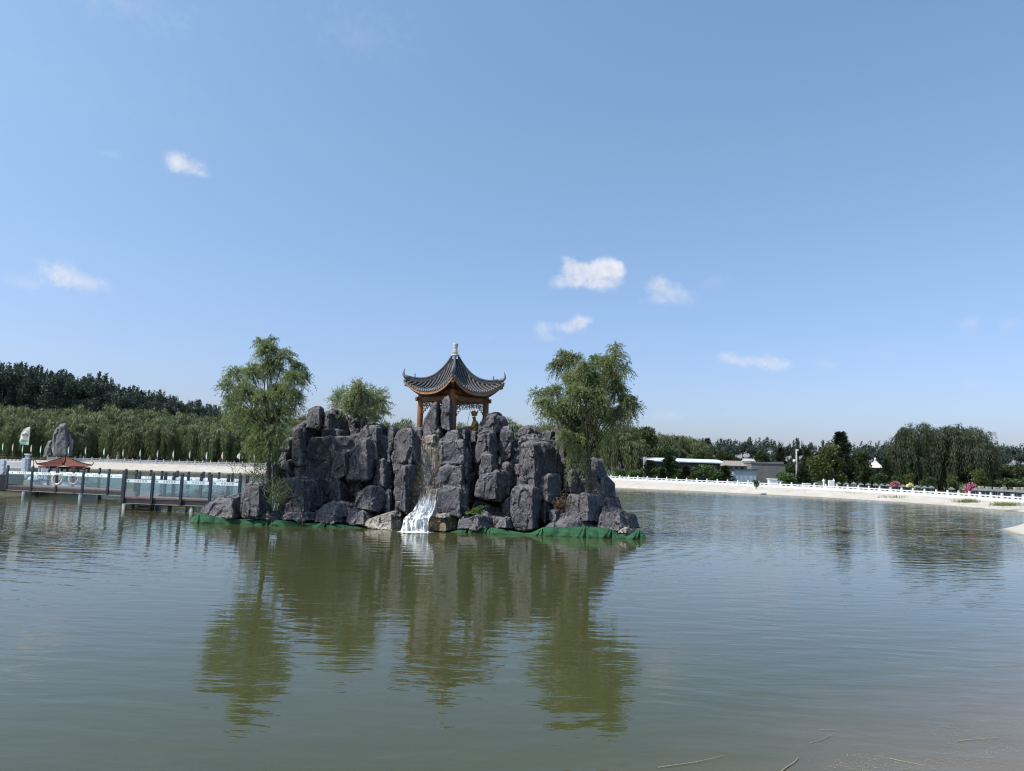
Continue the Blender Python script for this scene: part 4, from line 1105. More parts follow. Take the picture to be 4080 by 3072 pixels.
def rs(k, u, t, off=0.0, tip=0.0):
    """roof surface: facet k, u across (-1..1 = the hips), t from the peak (0) to the eave (1)"""
    th = PR + math.radians(45 + 90 * k)
    r = A_E * t
    ext = 1 + .07 * abs(u) ** 4 * t ** 3
    n = Vector((math.cos(th), math.sin(th))); s = Vector((-n.y, n.x))
    xy = (n * r + s * (u * r)) * ext
    z = Z_E + (Z_A - Z_E) * max(0.0, 1 - t) ** 2.6 + .60 * abs(u) ** 2.4 * t ** 1.1 + off
    return Vector((xy.x, xy.y, z))
def pav_roof():
    NU, NT_ = 28, 16
    pan = MB(); under = MB()
    for k in range(4):
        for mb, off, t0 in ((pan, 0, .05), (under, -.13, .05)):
            vs = [rs(k, -1 + 2 * i / NU, t0 + (1 - t0) * j / NT_, off) for j in range(NT_ + 1) for i in range(NU + 1)]
            fs = [(j * (NU + 1) + i, j * (NU + 1) + i + 1, (j + 1) * (NU + 1) + i + 1, (j + 1) * (NU + 1) + i) for j in range(NT_) for i in range(NU)]
            mb.add(vs, fs)
    roof = pan.build('roof', M_pan, PAV, smooth=True, fix=False)
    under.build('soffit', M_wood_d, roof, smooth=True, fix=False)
    tiles = MB(); ends = MB(); raf = MB()
    sp = .143; N = int(A_E / sp)
    for k in range(4):
        for j in range(-N, N + 1):
            s = (j) * sp
            t0 = max(.10, abs(s) / A_E + .03)
            if t0 > .97: continue
            pth = []; m = 12
            for i in range(m + 1):
                t = t0 + (1.015 - t0) * i / m
                u = max(-1, min(1, s / (A_E * t)))
                pth.append(rs(k, u, t, .03))
            tiles.tube(pth, [.041 * (1 + .06 * (i % 2)) for i in range(m + 1)], 7)
            d = (pth[-1] - pth[-2]).normalized()
            ends.tube([pth[-1] - d * .01, pth[-1] + d * .03], .058, 10)
            # pan tile drip between two covers
            u2 = max(-1, min(1, (s + sp / 2) / A_E))
            if abs(s + sp / 2) < A_E: ends.beam(rs(k, u2, .99, -.005), rs(k, u2, 1.02, -.035), .085, .02)
            # rafter under the eave
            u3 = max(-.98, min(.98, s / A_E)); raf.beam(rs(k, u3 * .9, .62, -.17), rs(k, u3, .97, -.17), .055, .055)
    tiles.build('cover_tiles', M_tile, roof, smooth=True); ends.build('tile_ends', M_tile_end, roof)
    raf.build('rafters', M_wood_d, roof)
    fas = MB()
    for k in range(4):
        n = 36; top = [rs(k, -1 + 2 * i / n, .985, -.035) for i in range(n + 1)]
        for i in range(n):
            a, b = top[i], top[i + 1]; o = Vector((0, 0, -.125))
            nr = Vector((math.cos(PR + math.radians(45 + 90 * k)), math.sin(PR + math.radians(45 + 90 * k)), 0)) * .035
            fas.add([a, b, b + o, a + o, a + nr, b + nr, b + nr + o, a + nr + o], [(0, 1, 2, 3), (7, 6, 5, 4), (0, 4, 5, 1), (3, 2, 6, 7)] + ([(0, 3, 7, 4)] if i == 0 else []) + ([(1, 5, 6, 2)] if i == n - 1 else []))
    fas.build('eave_board', M_wood_l, PAV)
    for k in range(4):
        rd = MB(); pts = [rs(k, 1, .07 + .90 * i / 16, .07) for i in range(17)]
        for i in range(16):
            rd.beam(pts[i], pts[i + 1] + (pts[i + 1] - pts[i]) * .08, .09, .15)
        rd.tube([p + Vector((0, 0, .095)) for p in pts], .055, 8)
        hr = rd.build('hip_ridge', M_tile, PAV)
        c = MB(); e = rs(k, 1, .97, .08); o2 = Vector((e.x, e.y, 0)).normalized()
        path = [e + o2 * (-.22) + Vector((0, 0, .02)), e + Vector((0, 0, .05)), e + o2 * .07 + Vector((0, 0, .13)), e + o2 * .08 + Vector((0, 0, .26)), e + o2 * .06 + Vector((0, 0, .34)), e + o2 * .05 + Vector((0, 0, .42))]
        c.tube(path, [.075, .085, .07, .04, .026, .018], 8)
        c.build('eave_horn', M_tile_end, hr, smooth=True)
        sm = MB(); q = rs(k, 1, .80, .2); sm.lathe([(.028, -.08), (.036, 0), (.018, .08), (.03, .13), (.012, .18)], q, 8)
        sm.build('ridge_beast', M_tile, hr, smooth=True)
        hb = MB(); hb.beam(rs(k, 1, .62, -.34), rs(k, 1, .97, -.22), .12, .14); hb.build('corner_beam', M_wood, PAV)
    f = MB(); f.lathe([(.0, -.1), (.20, -.06), (.19, 0), (.10, .02), (.085, .05), (.13, .075), (.135, .10), (.09, .125), (.085, .15), (.11, .17), (.11, .20), (.085, .225), (.10, .33), (.118, .46), (.12, .50), (.09, .525), (0, .53)], (0, 0, Z_A - .03), 18)
    auto_smooth(f.build('finial', M_plaster, PAV), 50)
pav_roof()
def pav_frame():
    R = 1.48; cols = []
    for k in range(4):
        a = PR + math.radians(90 * k)
        c = Vector((R * math.cos(a), R * math.sin(a), 0)); cols.append(c)
        mb = MB(); mb.lathe([(.135, -.1), (.135, 1.86), (.12, 1.9)], c, 16)
        auto_smooth(mb.build('column', M_wood, PAV))
        b = MB(); b.lathe([(.19, -.1), (.19, .02), (.16, .08), (.12, .1)], c, 16); auto_smooth(b.build('column_base', M_plaster, PAV))
    for k in range(4):
        a, b = cols[k], cols[(k + 1) % 4]; d = (b - a).normalized()
        for z, w, h, ext, m in ((1.80, .13, .17, .12, M_wood), (1.53, .10, .155, .30, M_wood), (1.665, .03, .11, -.1, M_wood_d)):
            mb = MB(); mb.beam(a - d * ext + Vector((0, 0, z)), b + d * ext + Vector((0, 0, z)), w, h); mb.build('tie_beam', m, PAV)
        # fretwork hanging under the beam
        L = (b - a).length - .24; s0 = a + d * .12; nrm = d.cross(Vector((0, 0, 1)))
        lt = MB()
        def bar(x0, z0, x1, z1, w=.022):
            q0 = s0 + d * x0 + Vector((0, 0, z0)); q1 = s0 + d * x1 + Vector((0, 0, z1))
            e = (q1 - q0).normalized() * w / 2; lt.beam(q0 - e, q1 + e, w, .03, up=nrm)
        zt, zb = 1.435, 1.20
        bar(0, zt, L, zt, .035); bar(.012, zt, .012, .85, .03); bar(L - .012, zt, L - .012, .85, .03)
        n = 8; w = L / n
        for i in range(n):
            x = i * w; m = zt - .08; m2 = zt - .16
            bar(x + w * .5, zt, x + w * .5, m); bar(x + w * .15, m, x + w * .5, m); bar(x + w * .15, m, x + w * .15, m2)
            bar(x + w * .15, m2, x + w * .85, m2); bar(x + w * .85, m2, x + w * .85, zt - .05); bar(x + w * .5, m2, x + w * .5, zb); 
            if i < n - 1: bar(x + w * .5, zb, x + w * 1.0, zb); bar(x + w, zb, x + w, m2)
        for e0, sg in ((0, 1), (L, -1)):
            bar(e0, 1.12, e0 + sg * .3, 1.12); bar(e0 + sg * .3, 1.12, e0 + sg * .3, zb); bar(e0, 1.02, e0 + sg * .18, 1.02); bar(e0 + sg * .18, 1.02, e0 + sg * .18, 1.12); bar(e0 + sg * .09, .92, e0 + sg * .09, 1.02); bar(e0, .92, e0 + sg * .09, .92)
        lt.build('fretwork', M_wood_l, PAV)
    pl = MB(); pl.box((0, 0, -.35), (2.7, 2.7, .3), PR + math.radians(45), .03); pl.build('platform', M_plaster, PAV)
    ct = MB(); ct.lathe([(.05, 1.7), (.07, 2.3), (.05, 3.5)], (0, 0, 0), 10); ct.build('king_post', M_wood_d, PAV)
pav_frame()
def statue():
    c = P(1891, 1700, 33.55); root = empty('statue', (c.x, c.y, 3.66)); tag(root, 'seated golden statue with a tall crown and a thin staff inside the pavilion', 'statue')
    st = MB(); st.lathe([(.42, 0), (.42, .06), (.34, .1), (.36, .2), (.30, .24), (0, .24)], (0, 0, -.05), 18); st.build('pedestal', M_gold, root)
    # body: knees, torso, shoulders as one skinned figure
    v = [(0, 0, .35), (0, 0, .55), (.01, 0, .75), (0, 0, .90), (-.015, 0, .98), (-.03, 0, 1.08), (-.03, 0, 1.16), (-.25, -.2, .38), (-.35, .0, .33), (-.25, .2, .38), (.05, .17, .86), (-.05, .22, .64), (-.26, .12, .6), (.05, -.17, .86), (-.08, -.23, .64), (-.32, -.10, .64)]
    e = [(0, 1), (1, 2), (2, 3), (3, 4), (4, 5), (5, 6), (0, 7), (7, 8), (0, 9), (3, 10), (10, 11), (11, 12), (3, 13), (13, 14), (14, 15)]
    r = [.24, .20, .21, .16, .065, .085, .08, .13, .10, .13, .10, .075, .05, .10, .075, .05]
    me = bpy.data.meshes.new('body'); me.from_pydata(v, e, []); me.materials.append(M_gold)
    o = link(bpy.data.objects.new('body', me), root)
    md = o.modifiers.new('s', 'SKIN')
    for i, sv in enumerate(me.skin_vertices[0].data): sv.radius = (r[i], r[i]); sv.use_root = (i == 0)
    ss = o.modifiers.new('u', 'SUBSURF'); ss.levels = ss.render_levels = 2; 
    dg = bpy.context.evaluated_depsgraph_get(); ev = bpy.data.meshes.new_from_object(o.evaluated_get(dg)); o.modifiers.clear(); o.data = ev
    ev.materials.clear(); ev.materials.append(M_gold); ev.polygons.foreach_set('use_smooth', [True] * len(ev.polygons))
    nose = MB(); nose.tube([(-.10, 0, 1.13), (-.125, 0, 1.09)], [.012, .022], 6); nose.tube([(-.095, -.03, 1.05), (-.10, .03, 1.05)], .012, 6)
    for s in (-1, 1): nose.tube([(-.02, .085 * s, 1.15), (-.01, .095 * s, 1.02)], [.022, .028], 6)
    nose.build('face_features', M_gold, root, smooth=True)
    cr = MB(); cr.lathe([(.10, 1.17), (.115, 1.19), (.115, 1.25), (.10, 1.26), (.09, 1.36), (.03, 1.42), (0, 1.43)], (-.03, 0, 0), 14)
    for i in range(9):
        a = 2 * math.pi * i / 9; p = Vector((-.03 + .115 * math.cos(a), .115 * math.sin(a), 1.2)); q = Vector((-.03 + .20 * math.cos(a), .20 * math.sin(a), 1.46))
        t = Vector((-math.sin(a), math.cos(a), 0)) * .05
        cr.add([p - t, p + t, q, p + Vector((0, 0, .1)) + Vector((math.cos(a), math.sin(a), 0)) * -.02], [(0, 1, 2), (0, 2, 3), (1, 3, 2), (0, 3, 1)])
    cr.build('crown', M_gold, root)
    sf = MB(); sf.tube([(-.42, -.12, .35), (-.36, -.12, .64), (-.22, -.12, 1.38)], .011, 6); sf.build('staff', M_gold, root)
    for s, hp in ((-1, (-.34, -.10, .64)), (1, (-.28, .12, .6))):
        h = MB(); hp = Vector(hp)
        h.tube([hp, hp + Vector((-.07, 0, .01))], [.034, .028], 8)
        for f in range(4): h.tube([hp + Vector((-.06, -.024 + .016 * f, .01)), hp + Vector((-.10, -.024 + .016 * f, .0)), hp + Vector((-.10, -.024 + .016 * f, -.03))], [.009, .008, .006], 5)
        h.tube([hp + Vector((-.03, -.03 * s, .01)), hp + Vector((-.07, -.04 * s, .02))], [.01, .008], 5)
        h.build('hand', M_gold, root, smooth=True)
statue()
# ---- waterfall
def waterfall():
    m, nt = material('falling_water')
    co = geo_pos(nt)
    z = nt.n('ShaderNodeSeparateXYZ', {0: co}).outputs[2]
    w = nt.n('ShaderNodeTexNoise', {'Vector': co, 'Scale': 1.5, 'Detail': 3}).outputs[1]
    cc = nt.vmath('ADD', co, nt.n('ShaderNodeVectorMath', {0: w, 1: (.12, .12, .3)}, operation='MULTIPLY').outputs[0])
    s1 = nt.noise(nt.mapping(cc, (9, 5, 1.1)), 1.0, 5, .7); s2 = nt.noise(nt.mapping(cc, (26, 14, 5)), 1.0, 4, .75)
    st = nt.math('ADD', nt.math('MULTIPLY', s1, .6), nt.math('MULTIPLY', s2, .5))
    dens = nt.n('ShaderNodeMapRange', {0: z, 1: .7, 2: 1.5, 3: .16, 4: -.03}).outputs[0]
    a = nt.n('ShaderNodeMapRange', {0: nt.math('ADD', st, dens), 1: .57, 2: .70, 3: 0.0, 4: 1.0}).outputs[0]
    a = nt.math('MULTIPLY', a, nt.n('ShaderNodeMapRange', {0: z, 1: .8, 2: 2.8, 3: 1.0, 4: .75}).outputs[0])
    wht = nt.n('ShaderNodeBsdfPrincipled', {'Base Color': (.82, .86, .90, 1), 'Roughness': .5})
    tr = nt.n('ShaderNodeBsdfTransparent', {0: (.93, .95, .95, 1)}); gl = nt.n('ShaderNodeBsdfGlossy', {0: (1, 1, 1, 1), 1: .12, 'Normal': nt.bump(st, .8, .06)})
    m1 = nt.n('ShaderNodeMixShader', {0: .03, 1: tr.outputs[0], 2: gl.outputs[0]})
    mx = nt.n('ShaderNodeMixShader', {0: a, 1: m1.outputs[0], 2: wht.outputs[0]})
    nt.n('ShaderNodeOutputMaterial', {0: mx.outputs[0]})
    M_foam = simple('white_foam', (.84, .88, .92), (.60, .68, .75), 12, .5, .9, 16, .08)
    root = empty('waterfall', fp); tag(root, 'narrow white waterfall pouring down a dark channel in the rockery', 'waterfall')
    # free fall sheet from the lip, widening at the foot
    rows = [((1225, 1405), 668, 30.35), ((1222, 1404), 685, 30.0), ((1225, 1402), 740, 29.8), ((1232, 1400), 900, 29.65), ((1235, 1392), 1050, 29.55), ((1230, 1385), 1180, 29.45), ((1205, 1374), 1260, 29.3), ((1160, 1368), 1340, 29.15), ((1120, 1350), 1400, 29.0)]
    V = []; N = 26; rnd = random.Random(2)
    for (xa, xb), y, D in rows:
        for i in range(N + 1):
            x = xa + (xb - xa) * i / N
            V.append(P(*Z3([(x, y)])[0], D + .38 + .05 * math.sin(i * 1.9 + y * .01) + rnd.uniform(-.03, .03)) - fp)
    Fc = [(j * (N + 1) + i, j * (N + 1) + i + 1, (j + 1) * (N + 1) + i + 1, (j + 1) * (N + 1) + i) for j in range(len(rows) - 1) for i in range(N)]
    mesh_obj('falling_sheet', V, Fc, m, root, True)
    # foam slide and the last curtain into the lake
    rows = [((1222, 1350), 1225, 29.22), ((1180, 1356), 1300, 29.0), ((1140, 1346), 1370, 28.82), ((1080, 1332), 1420, 28.62), ((1048, 1308), 1448, 28.42), ((1040, 1298), 1490, 28.33), ((1026, 1296), 1550, 28.28), ((1010, 1300), 1592, 28.2)]
    V = []; N = 44
    rows = [tuple((tuple(a0 + (a1 - a0) * f for a0, a1 in zip(r0[0], r1[0])), r0[1] + (r1[1] - r0[1]) * f, r0[2] + (r1[2] - r0[2]) * f)) for r0, r1 in zip(rows, rows[1:]) for f in (0, .25, .5, .75)] + [rows[-1]]
    for (xa, xb), y, D in rows:
        for i in range(N + 1):
            x = xa + (xb - xa) * i / N
            q = mnoise.noise(Vector((x * .030, y * .012, 1))) * .22 + mnoise.noise(Vector((x * .09, y * .04, 4))) * .10
            V.append(P(*Z3([(x, y)])[0], D + .42 + q) - fp)
    Fc = [(j * (N + 1) + i, j * (N + 1) + i + 1, (j + 1) * (N + 1) + i + 1, (j + 1) * (N + 1) + i) for j in range(len(rows) - 1) for i in range(N)]
    m2, nt = material('foaming_water')
    co = geo_pos(nt)
    s1 = nt.noise(nt.mapping(co, (9, 8, 5)), 1.0, 8, .75)
    zf = nt.n('ShaderNodeMapRange', {0: nt.n('ShaderNodeSeparateXYZ', {0: co}).outputs[2], 1: .65, 2: 1.35, 3: .0, 4: .34}).outputs[0]
    sa = nt.math('SUBTRACT', s1, zf)
    wht = nt.n('ShaderNodeBsdfPrincipled', {'Base Color': nt.mix(nt.ramp(s1, [(.35, 0.0), (.5, 1.0)]), (.62, .62, .60), (.86, .88, .89)), 'Roughness': .6, 'Normal': nt.bump(s1, 1.0, .10)})
    tr = nt.n('ShaderNodeBsdfTransparent'); al = nt.ramp(sa, [(.33, 0.05), (.46, 1.0)])
    nt.n('ShaderNodeOutputMaterial', {0: nt.n('ShaderNodeMixShader', {0: al, 1: tr.outputs[0], 2: wht.outputs[0]}).outputs[0]})
    mesh_obj('foam_slide', V, Fc, m2, root, True)
    pool = []; NP = 40
    f0 = P(*Z3([(1155, 1590)])[0], 28.55)
    for j in range(7):
        for i in range(NP):
            a_ = 2 * math.pi * i / NP; rr_ = (.02 + .115 * j) * (1 + .25 * mnoise.noise(Vector((math.cos(a_) * 1.5, math.sin(a_) * 1.5, 3))))
            pool.append(Vector((f0.x + rr_ * 1.15 * math.cos(a_), f0.y + rr_ * .8 * math.sin(a_), .016 + .03 * max(0, 1 - j / 4) * (1 + mnoise.noise(Vector((i * .8, j, 0)))))) - fp)
    m3, nt = material('pool_foam'); co = geo_pos(nt)
    dd = nt.vmath('LENGTH', nt.vmath('SUBTRACT', co, tuple(f0)), out=1)
    ns = nt.noise(nt.mapping(co, (6, 12, 6)), 1.0, 7, .75)
    al = nt.n('ShaderNodeMapRange', {0: nt.math('SUBTRACT', ns, nt.math('MULTIPLY', dd, .45)), 1: .22, 2: .34, 3: 0.0, 4: 1.0}).outputs[0]
    wt_ = nt.n('ShaderNodeBsdfPrincipled', {'Base Color': (.88, .90, .90, 1), 'Roughness': .6})
    nt.n('ShaderNodeOutputMaterial', {0: nt.n('ShaderNodeMixShader', {0: al, 1: nt.n('ShaderNodeBsdfTransparent').outputs[0], 2: wt_.outputs[0]}).outputs[0]})
    mesh_obj('pool_foam', pool, [(j * NP + i, j * NP + (i + 1) % NP, (j + 1) * NP + (i + 1) % NP, (j + 1) * NP + i) for j in range(6) for i in range(NP)], m3, root, True)
    # droplets thrown off
    mb = MB()
    for k in range(420):
        t = rnd.random() ** .7; y = 760 + t * 700; xc = 1310 - 90 * max(0, t - .55); x = xc + rnd.gauss(0, 52 + 40 * t)
        p = P(*Z3([(x, y)])[0], 30.1 - 1.2 * t - rnd.uniform(.02, .3)) - fp; r = rnd.uniform(.003, .010)
        mb.add([p + Vector((0, 0, r * 2)), p + Vector((r, 0, 0)), p + Vector((0, -r, 0)), p + Vector((-r, 0, 0)), p + Vector((0, r, 0)), p - Vector((0, 0, r * 2))], [(0, 1, 2), (0, 2, 3), (0, 3, 4), (0, 4, 1), (5, 2, 1), (5, 3, 2), (5, 4, 3), (5, 1, 4)])
    o = mb.build('droplets', M_foam, root); tag(o, kind='stuff')
waterfall()
# ---- green shade net round the foot of the island
def net_mat():
    m, nt = material('green_shade_net'); co = geo_pos(nt)
    n = nt.noise(nt.mapping(co, (2, 2, 9)), 1.0, 5, .6)
    wv = nt.n('ShaderNodeTexWave', {'Vector': co, 'Scale': 34, 'Distortion': .5}, bands_direction='Z').outputs['Fac']
    col = nt.mix(nt.ramp(n, [(.3, 0.0), (.7, 1.0)]), (.018, .063, .030), (.034, .120, .056))
    z = nt.n('ShaderNodeSeparateXYZ', {0: co}).outputs[2]
    col = nt.mix(nt.ramp(nt.math('ADD', z, nt.math('MULTIPLY', n, .06)), [(.03, .8), (.10, 0.0)]), col, (.02, .055, .018))
    principled(nt, col, .8, nt.bump(nt.math('ADD', n, nt.math('MULTIPLY', wv, .2)), .5, .03), .2)
    return m
M_net = net_mat()
def netting(Z, top, D0, D1, label, pins, seed):
    px = Z(top); rnd = random.Random(seed); n = 150
    xs = [p[0] for p in px]; x0, x1 = xs[0], xs[-1]; V = []; rows = 9
    for i in range(n + 1):
        x = x0 + (x1 - x0) * i / n; yt = sky_px(x, px) + 9; D = D0 + (D1 - D0) * i / n
        zt = P(x, yt, D).z
        near = min(abs(x - q) for q in pins)
        for j in range(rows + 1):
            v = j / rows; z = zt * (1 - v) + (-.12) * v
            fold = .16 * math.sin(math.pi * min(1, near / 60)) * math.sin(math.pi * v)      # sag between pins
            tri = lambda q: abs((q % 1.0) - .5) * 2
            wr = .11 * v * tri((x + 42 * v) / 61 + .35 * math.sin(x * .011 + seed)) + .055 * (.25 + v) * tri((x - 55 * v) / 27 + .4 * math.sin(x * .017)) - .06 * v + mnoise.noise(Vector((x * .02, v, seed))) * .08
            star = .05 * math.cos(near * .25 / (.25 + v)) * math.exp(-near / 30)
            q = P(x, 1900, D + .28 - .35 * v + wr - fold + star); V.append(Vector((q.x, q.y, z)))
    Fc = [(i * (rows + 1) + j, (i + 1) * (rows + 1) + j, (i + 1) * (rows + 1) + j + 1, i * (rows + 1) + j + 1) for i in range(n) for j in range(rows)]
    o = mesh_obj('shade_net', V, Fc, M_net, None, True)
    o.data.set_sharp_from_angle(angle=math.radians(22))
    md = o.modifiers.new('t', 'SOLIDIFY'); md.thickness = .008
    tag(o, label, 'netting', None); return o
netting(Z2, [(38, 1530), (60, 1480), (115, 1438), (170, 1455), (240, 1478), (400, 1493), (520, 1500), (655, 1487), (720, 1500), (880, 1518), (1020, 1530), (1100, 1515), (1176, 1530), (1300, 1550), (1420, 1562)], 29.85, 29.55, 'long green shade net wrapped along the foot of the rockery left of the waterfall', [809, 1085, 1310], 1)
netting(Z5, [(-80, 1480), (0, 1460), (170, 1420), (355, 1424)], 28.95, 28.9, 'short dark green net strip beside the wet boulder right of the waterfall', [1870, 1949], 2)
netting(Z5, [(350, 1450), (385, 1415), (520, 1440), (700, 1470), (765, 1468), (880, 1414), (1080, 1412), (1280, 1404), (1400, 1416), (1520, 1430), (1590, 1482), (1670, 1498), (1740, 1455), (1790, 1438), (1815, 1465), (1840, 1500)], 28.75, 28.2, 'bright green shade net pinned in swags round the right foot of the rockery', [1962, 2170, 2338, 2440, 2552], 3)

# ------------------------------------------------------------------ fences on the far bank
M_stone_g = simple('grey_balustrade_stone', (.50, .50, .50), (.36, .36, .37), 3, .8, .2)
M_stone_w = simple('white_balustrade_stone', (.66, .67, .68), (.56, .57, .58), 3, .7, .15)
M_dark = simple('slate_painted_steel', (.050, .062, .078), (.030, .038, .050), 5, .45, .1)
M_black = simple('black_iron', (.02, .02, .022), (.01, .01, .01), 5, .5, 0)

def loop_path(x_from, x_to, off, sel):
    """bank-top line (offset outwards from the waterline) between two selected stretches"""
    n = len(LD); pts = []
    for i in range(n):
        x, y, h, run = LD[i]
        if not sel(x, y): continue
        a = LD[(i - 1) % n]; b = LD[(i + 1) % n]
        t = Vector((b[0] - a[0], b[1] - a[1])).normalized(); nv = Vector((t.y, -t.x))
        if nv.dot(Vector((x, y - 60))) < 0: nv = -nv
        pts.append(Vector((x + nv.x * (run + off), y + nv.y * (run + off), h + .04)))
    return pts
def resample(pts, step):
    out = [pts[0]]; acc = 0.0
    for a, b in zip(pts, pts[1:]):
        L = (b - a).length; d = step - acc
        while d <= L:
            out.append(a.lerp(b, d / L)); d += step
        acc = (acc + L) % step if L + acc >= step else acc + L
        acc = L - (d - step) if (d - step) >= 0 else acc
    return out
def balustrade(name, pts, mat, label, H=.92, k=.92, dz=0.0):
    pts = [p + Vector((0, 0, dz)) for p in pts]
    root = empty(name, pts[0]); tag(root, label, 'balustrade'); o0 = Vector(pts[0])
    mp = MB(); mp.box((0, 0, H / 2 - .1), (.19, .19, H + .2), 0, .02); mp.box((0, 0, H + .02), (.15, .15, .05)); mp.box((0, 0, H + .09), (.19, .19, .1), 0, .03)
    post = mp.build('post', mat, None); pm = post.data; bpy.data.objects.remove(post)
    for i, p in enumerate(pts):
        q = bpy.data.objects.new('post', pm); q.location = Vector(p) - o0
        d = (pts[min(i + 1, len(pts) - 1)] - pts[max(i - 1, 0)]); q.rotation_euler.z = math.atan2(d.y, d.x); link(q, root)
    for i, (a, b) in enumerate(zip(pts, pts[1:])):
        d = b - a; L = d.length - .17; u = d.normalized(); c = (a + b) / 2 - o0; hz = d.z / 2
        pb = MB()
        def seg(x0, x1, z0, z1, th):
            A = c + u * x0; B = c + u * x1
            pb.beam(A + Vector((0, 0, k * (z0 + z1) / 2)), B + Vector((0, 0, k * (z0 + z1) / 2)), th, k * (z1 - z0))
        seg(-L / 2, L / 2, -.15, .50, .10); seg(-L / 2, L / 2, .66, .80, .13)
        seg(-L / 2, -L / 2 + .13, .50, .66, .098); seg(L / 2 - .13, L / 2, .50, .66, .098); seg(-.07, .07, .50, .66, .098)
        for sg in (-1, 1):                                  # rounded shoulders of the two openings
            seg(sg * L / 4 - L / 4 + .12, sg * L / 4 - L / 4 + .21, .60, .66, .096); seg(sg * L / 4 + L / 4 - .21, sg * L / 4 + L / 4 - .12, .60, .66, .096)
        pb.build('panel', mat, root)
    return root
LP = loop_path(0, 0, .9, lambda x, y: y > 134 and -97 < x < -12)
LP.sort(key=lambda p: p.x)
LFP = resample(LP, 1.78)
balustrade('stone_balustrade', LFP, M_stone_g, 'long grey stone balustrade on the far bank in front of the willow belt')
RP = [p for p in loop_path(0, 0, .9, lambda x, y: x > 8 and y > 50) if p.y > 54]
RP.sort(key=lambda p: math.atan2(p.x, p.y))
RFP = resample(RP, 1.62)
balustrade('stone_balustrade', RFP, M_stone_w, 'long bright white stone balustrade on the far bank in front of the graveyard', .78, .84, -.12)

# ---- flags on the far balustrade
M_fl_g = mat_leaf('mint_flag_cloth', (.66, .85, .78), (.86, .93, .90), None, .45)
M_fl_p = mat_leaf('pink_flag_cloth', (.88, .66, .68), (.93, .88, .88), None, .45)
M_fl_w = mat_leaf('white_flag_cloth', (.78, .82, .82), (.66, .70, .72), None, .45)
M_pole = simple('thin_grey_pole', (.30, .31, .32), None, 3, .5, 0)
def pennant(px, pyt, pyb, mat, label, wide=1.0, flip=1, grp='small flags along the far balustrade'):
    D = 156.6
    t = P(px, pyt, D); b = P(px, pyb, D); H = t.z - b.z
    base = P(px, 1850, D); root = empty('flag', (t.x, t.y, ground_z(t.x, t.y)), math.radians(-38)); tag(root, label, 'flag', grp)
    gz = root.location.z
    mb = MB(); mb.tube([(0, 0, -.1), (0, 0, t.z - gz)], .03, 6); mb.build('pole', M_pole, root)
    V = []; Fc = []; n = 8
    for j in range(n + 1):
        v = j / n; w = (.20 + .46 * math.sin(math.pi * min(1, v * 1.05) * .8)) * wide * (1 if v < .85 else (1 - v) / .15)
        for i in range(4):
            u = i / 3; V.append((-flip * u * w, .12 * math.sin(u * 5 + v * 2) * u, t.z - gz - v * H - .25 * u * (1 - v)))
    for j in range(n):
        for i in range(3): Fc.append((j * 4 + i, j * 4 + i + 1, (j + 1) * 4 + i + 1, (j + 1) * 4 + i))
    mesh_obj('flag_cloth', V, Fc, mat, root, True)
fl = [(32, 800), (120, 808), (207, 822), (283, 818), (366, 826), (476, 826), (612, 832), (762, 838), (925, 846), (1092, 855), (1243, 860), (1396, 866), (1535, 868), (1680, 872), (1828, 880), (1967, 880)]
pal = 'gpgpgpgpgpgpgpwp'
for (zx, zy), c in zip(fl, pal):
    x, y = Z1([(zx, zy)])[0]
    pennant(x, y, y + 32, {'g': M_fl_g, 'p': M_fl_p, 'w': M_fl_w}[c], {'g': 'furled pale mint flag on a thin pole behind the grey balustrade', 'p': 'furled pinkish white flag on a thin pole behind the grey balustrade', 'w': 'plain white flag between two pinkish ones, close to the airy willow'}[c],
            .75, 1, {'g': 'pale mint flags along the far balustrade', 'p': 'pink flags along the far balustrade'}.get(c))
pennant(957, 1801, 1830, M_fl_w, 'wide white flag blown open just left of the airy willow', 1.7, 1, None)
pennant(1016, 1808, 1832, M_fl_w, 'white flag half hidden behind the strands of the airy willow', .9, 1, None)
pennant(1082, 1805, 1832, M_fl_w, 'white flag showing right of the airy willow trunk', .7, 1, None)

# ---- text helper
def text_mesh(txt, size, space=1.0):
    cu = bpy.data.curves.new('lettering', 'FONT'); cu.body = txt; cu.size = size; cu.align_x = 'CENTER'; cu.align_y = 'CENTER'; cu.space_character = space; cu.resolution_u = 2
    o = bpy.data.objects.new('lettering', cu); COL.objects.link(o)
    bpy.context.view_layer.update()
    me = bpy.data.meshes.new_from_object(o.evaluated_get(bpy.context.evaluated_depsgraph_get()))
    bpy.data.objects.remove(o); return me
M_ink = simple('dark_lettering', (.07, .11, .11), None, 3, .7, 0)
M_teal = simple('teal_emblem', (.03, .32, .34), None, 3, .6, 0)

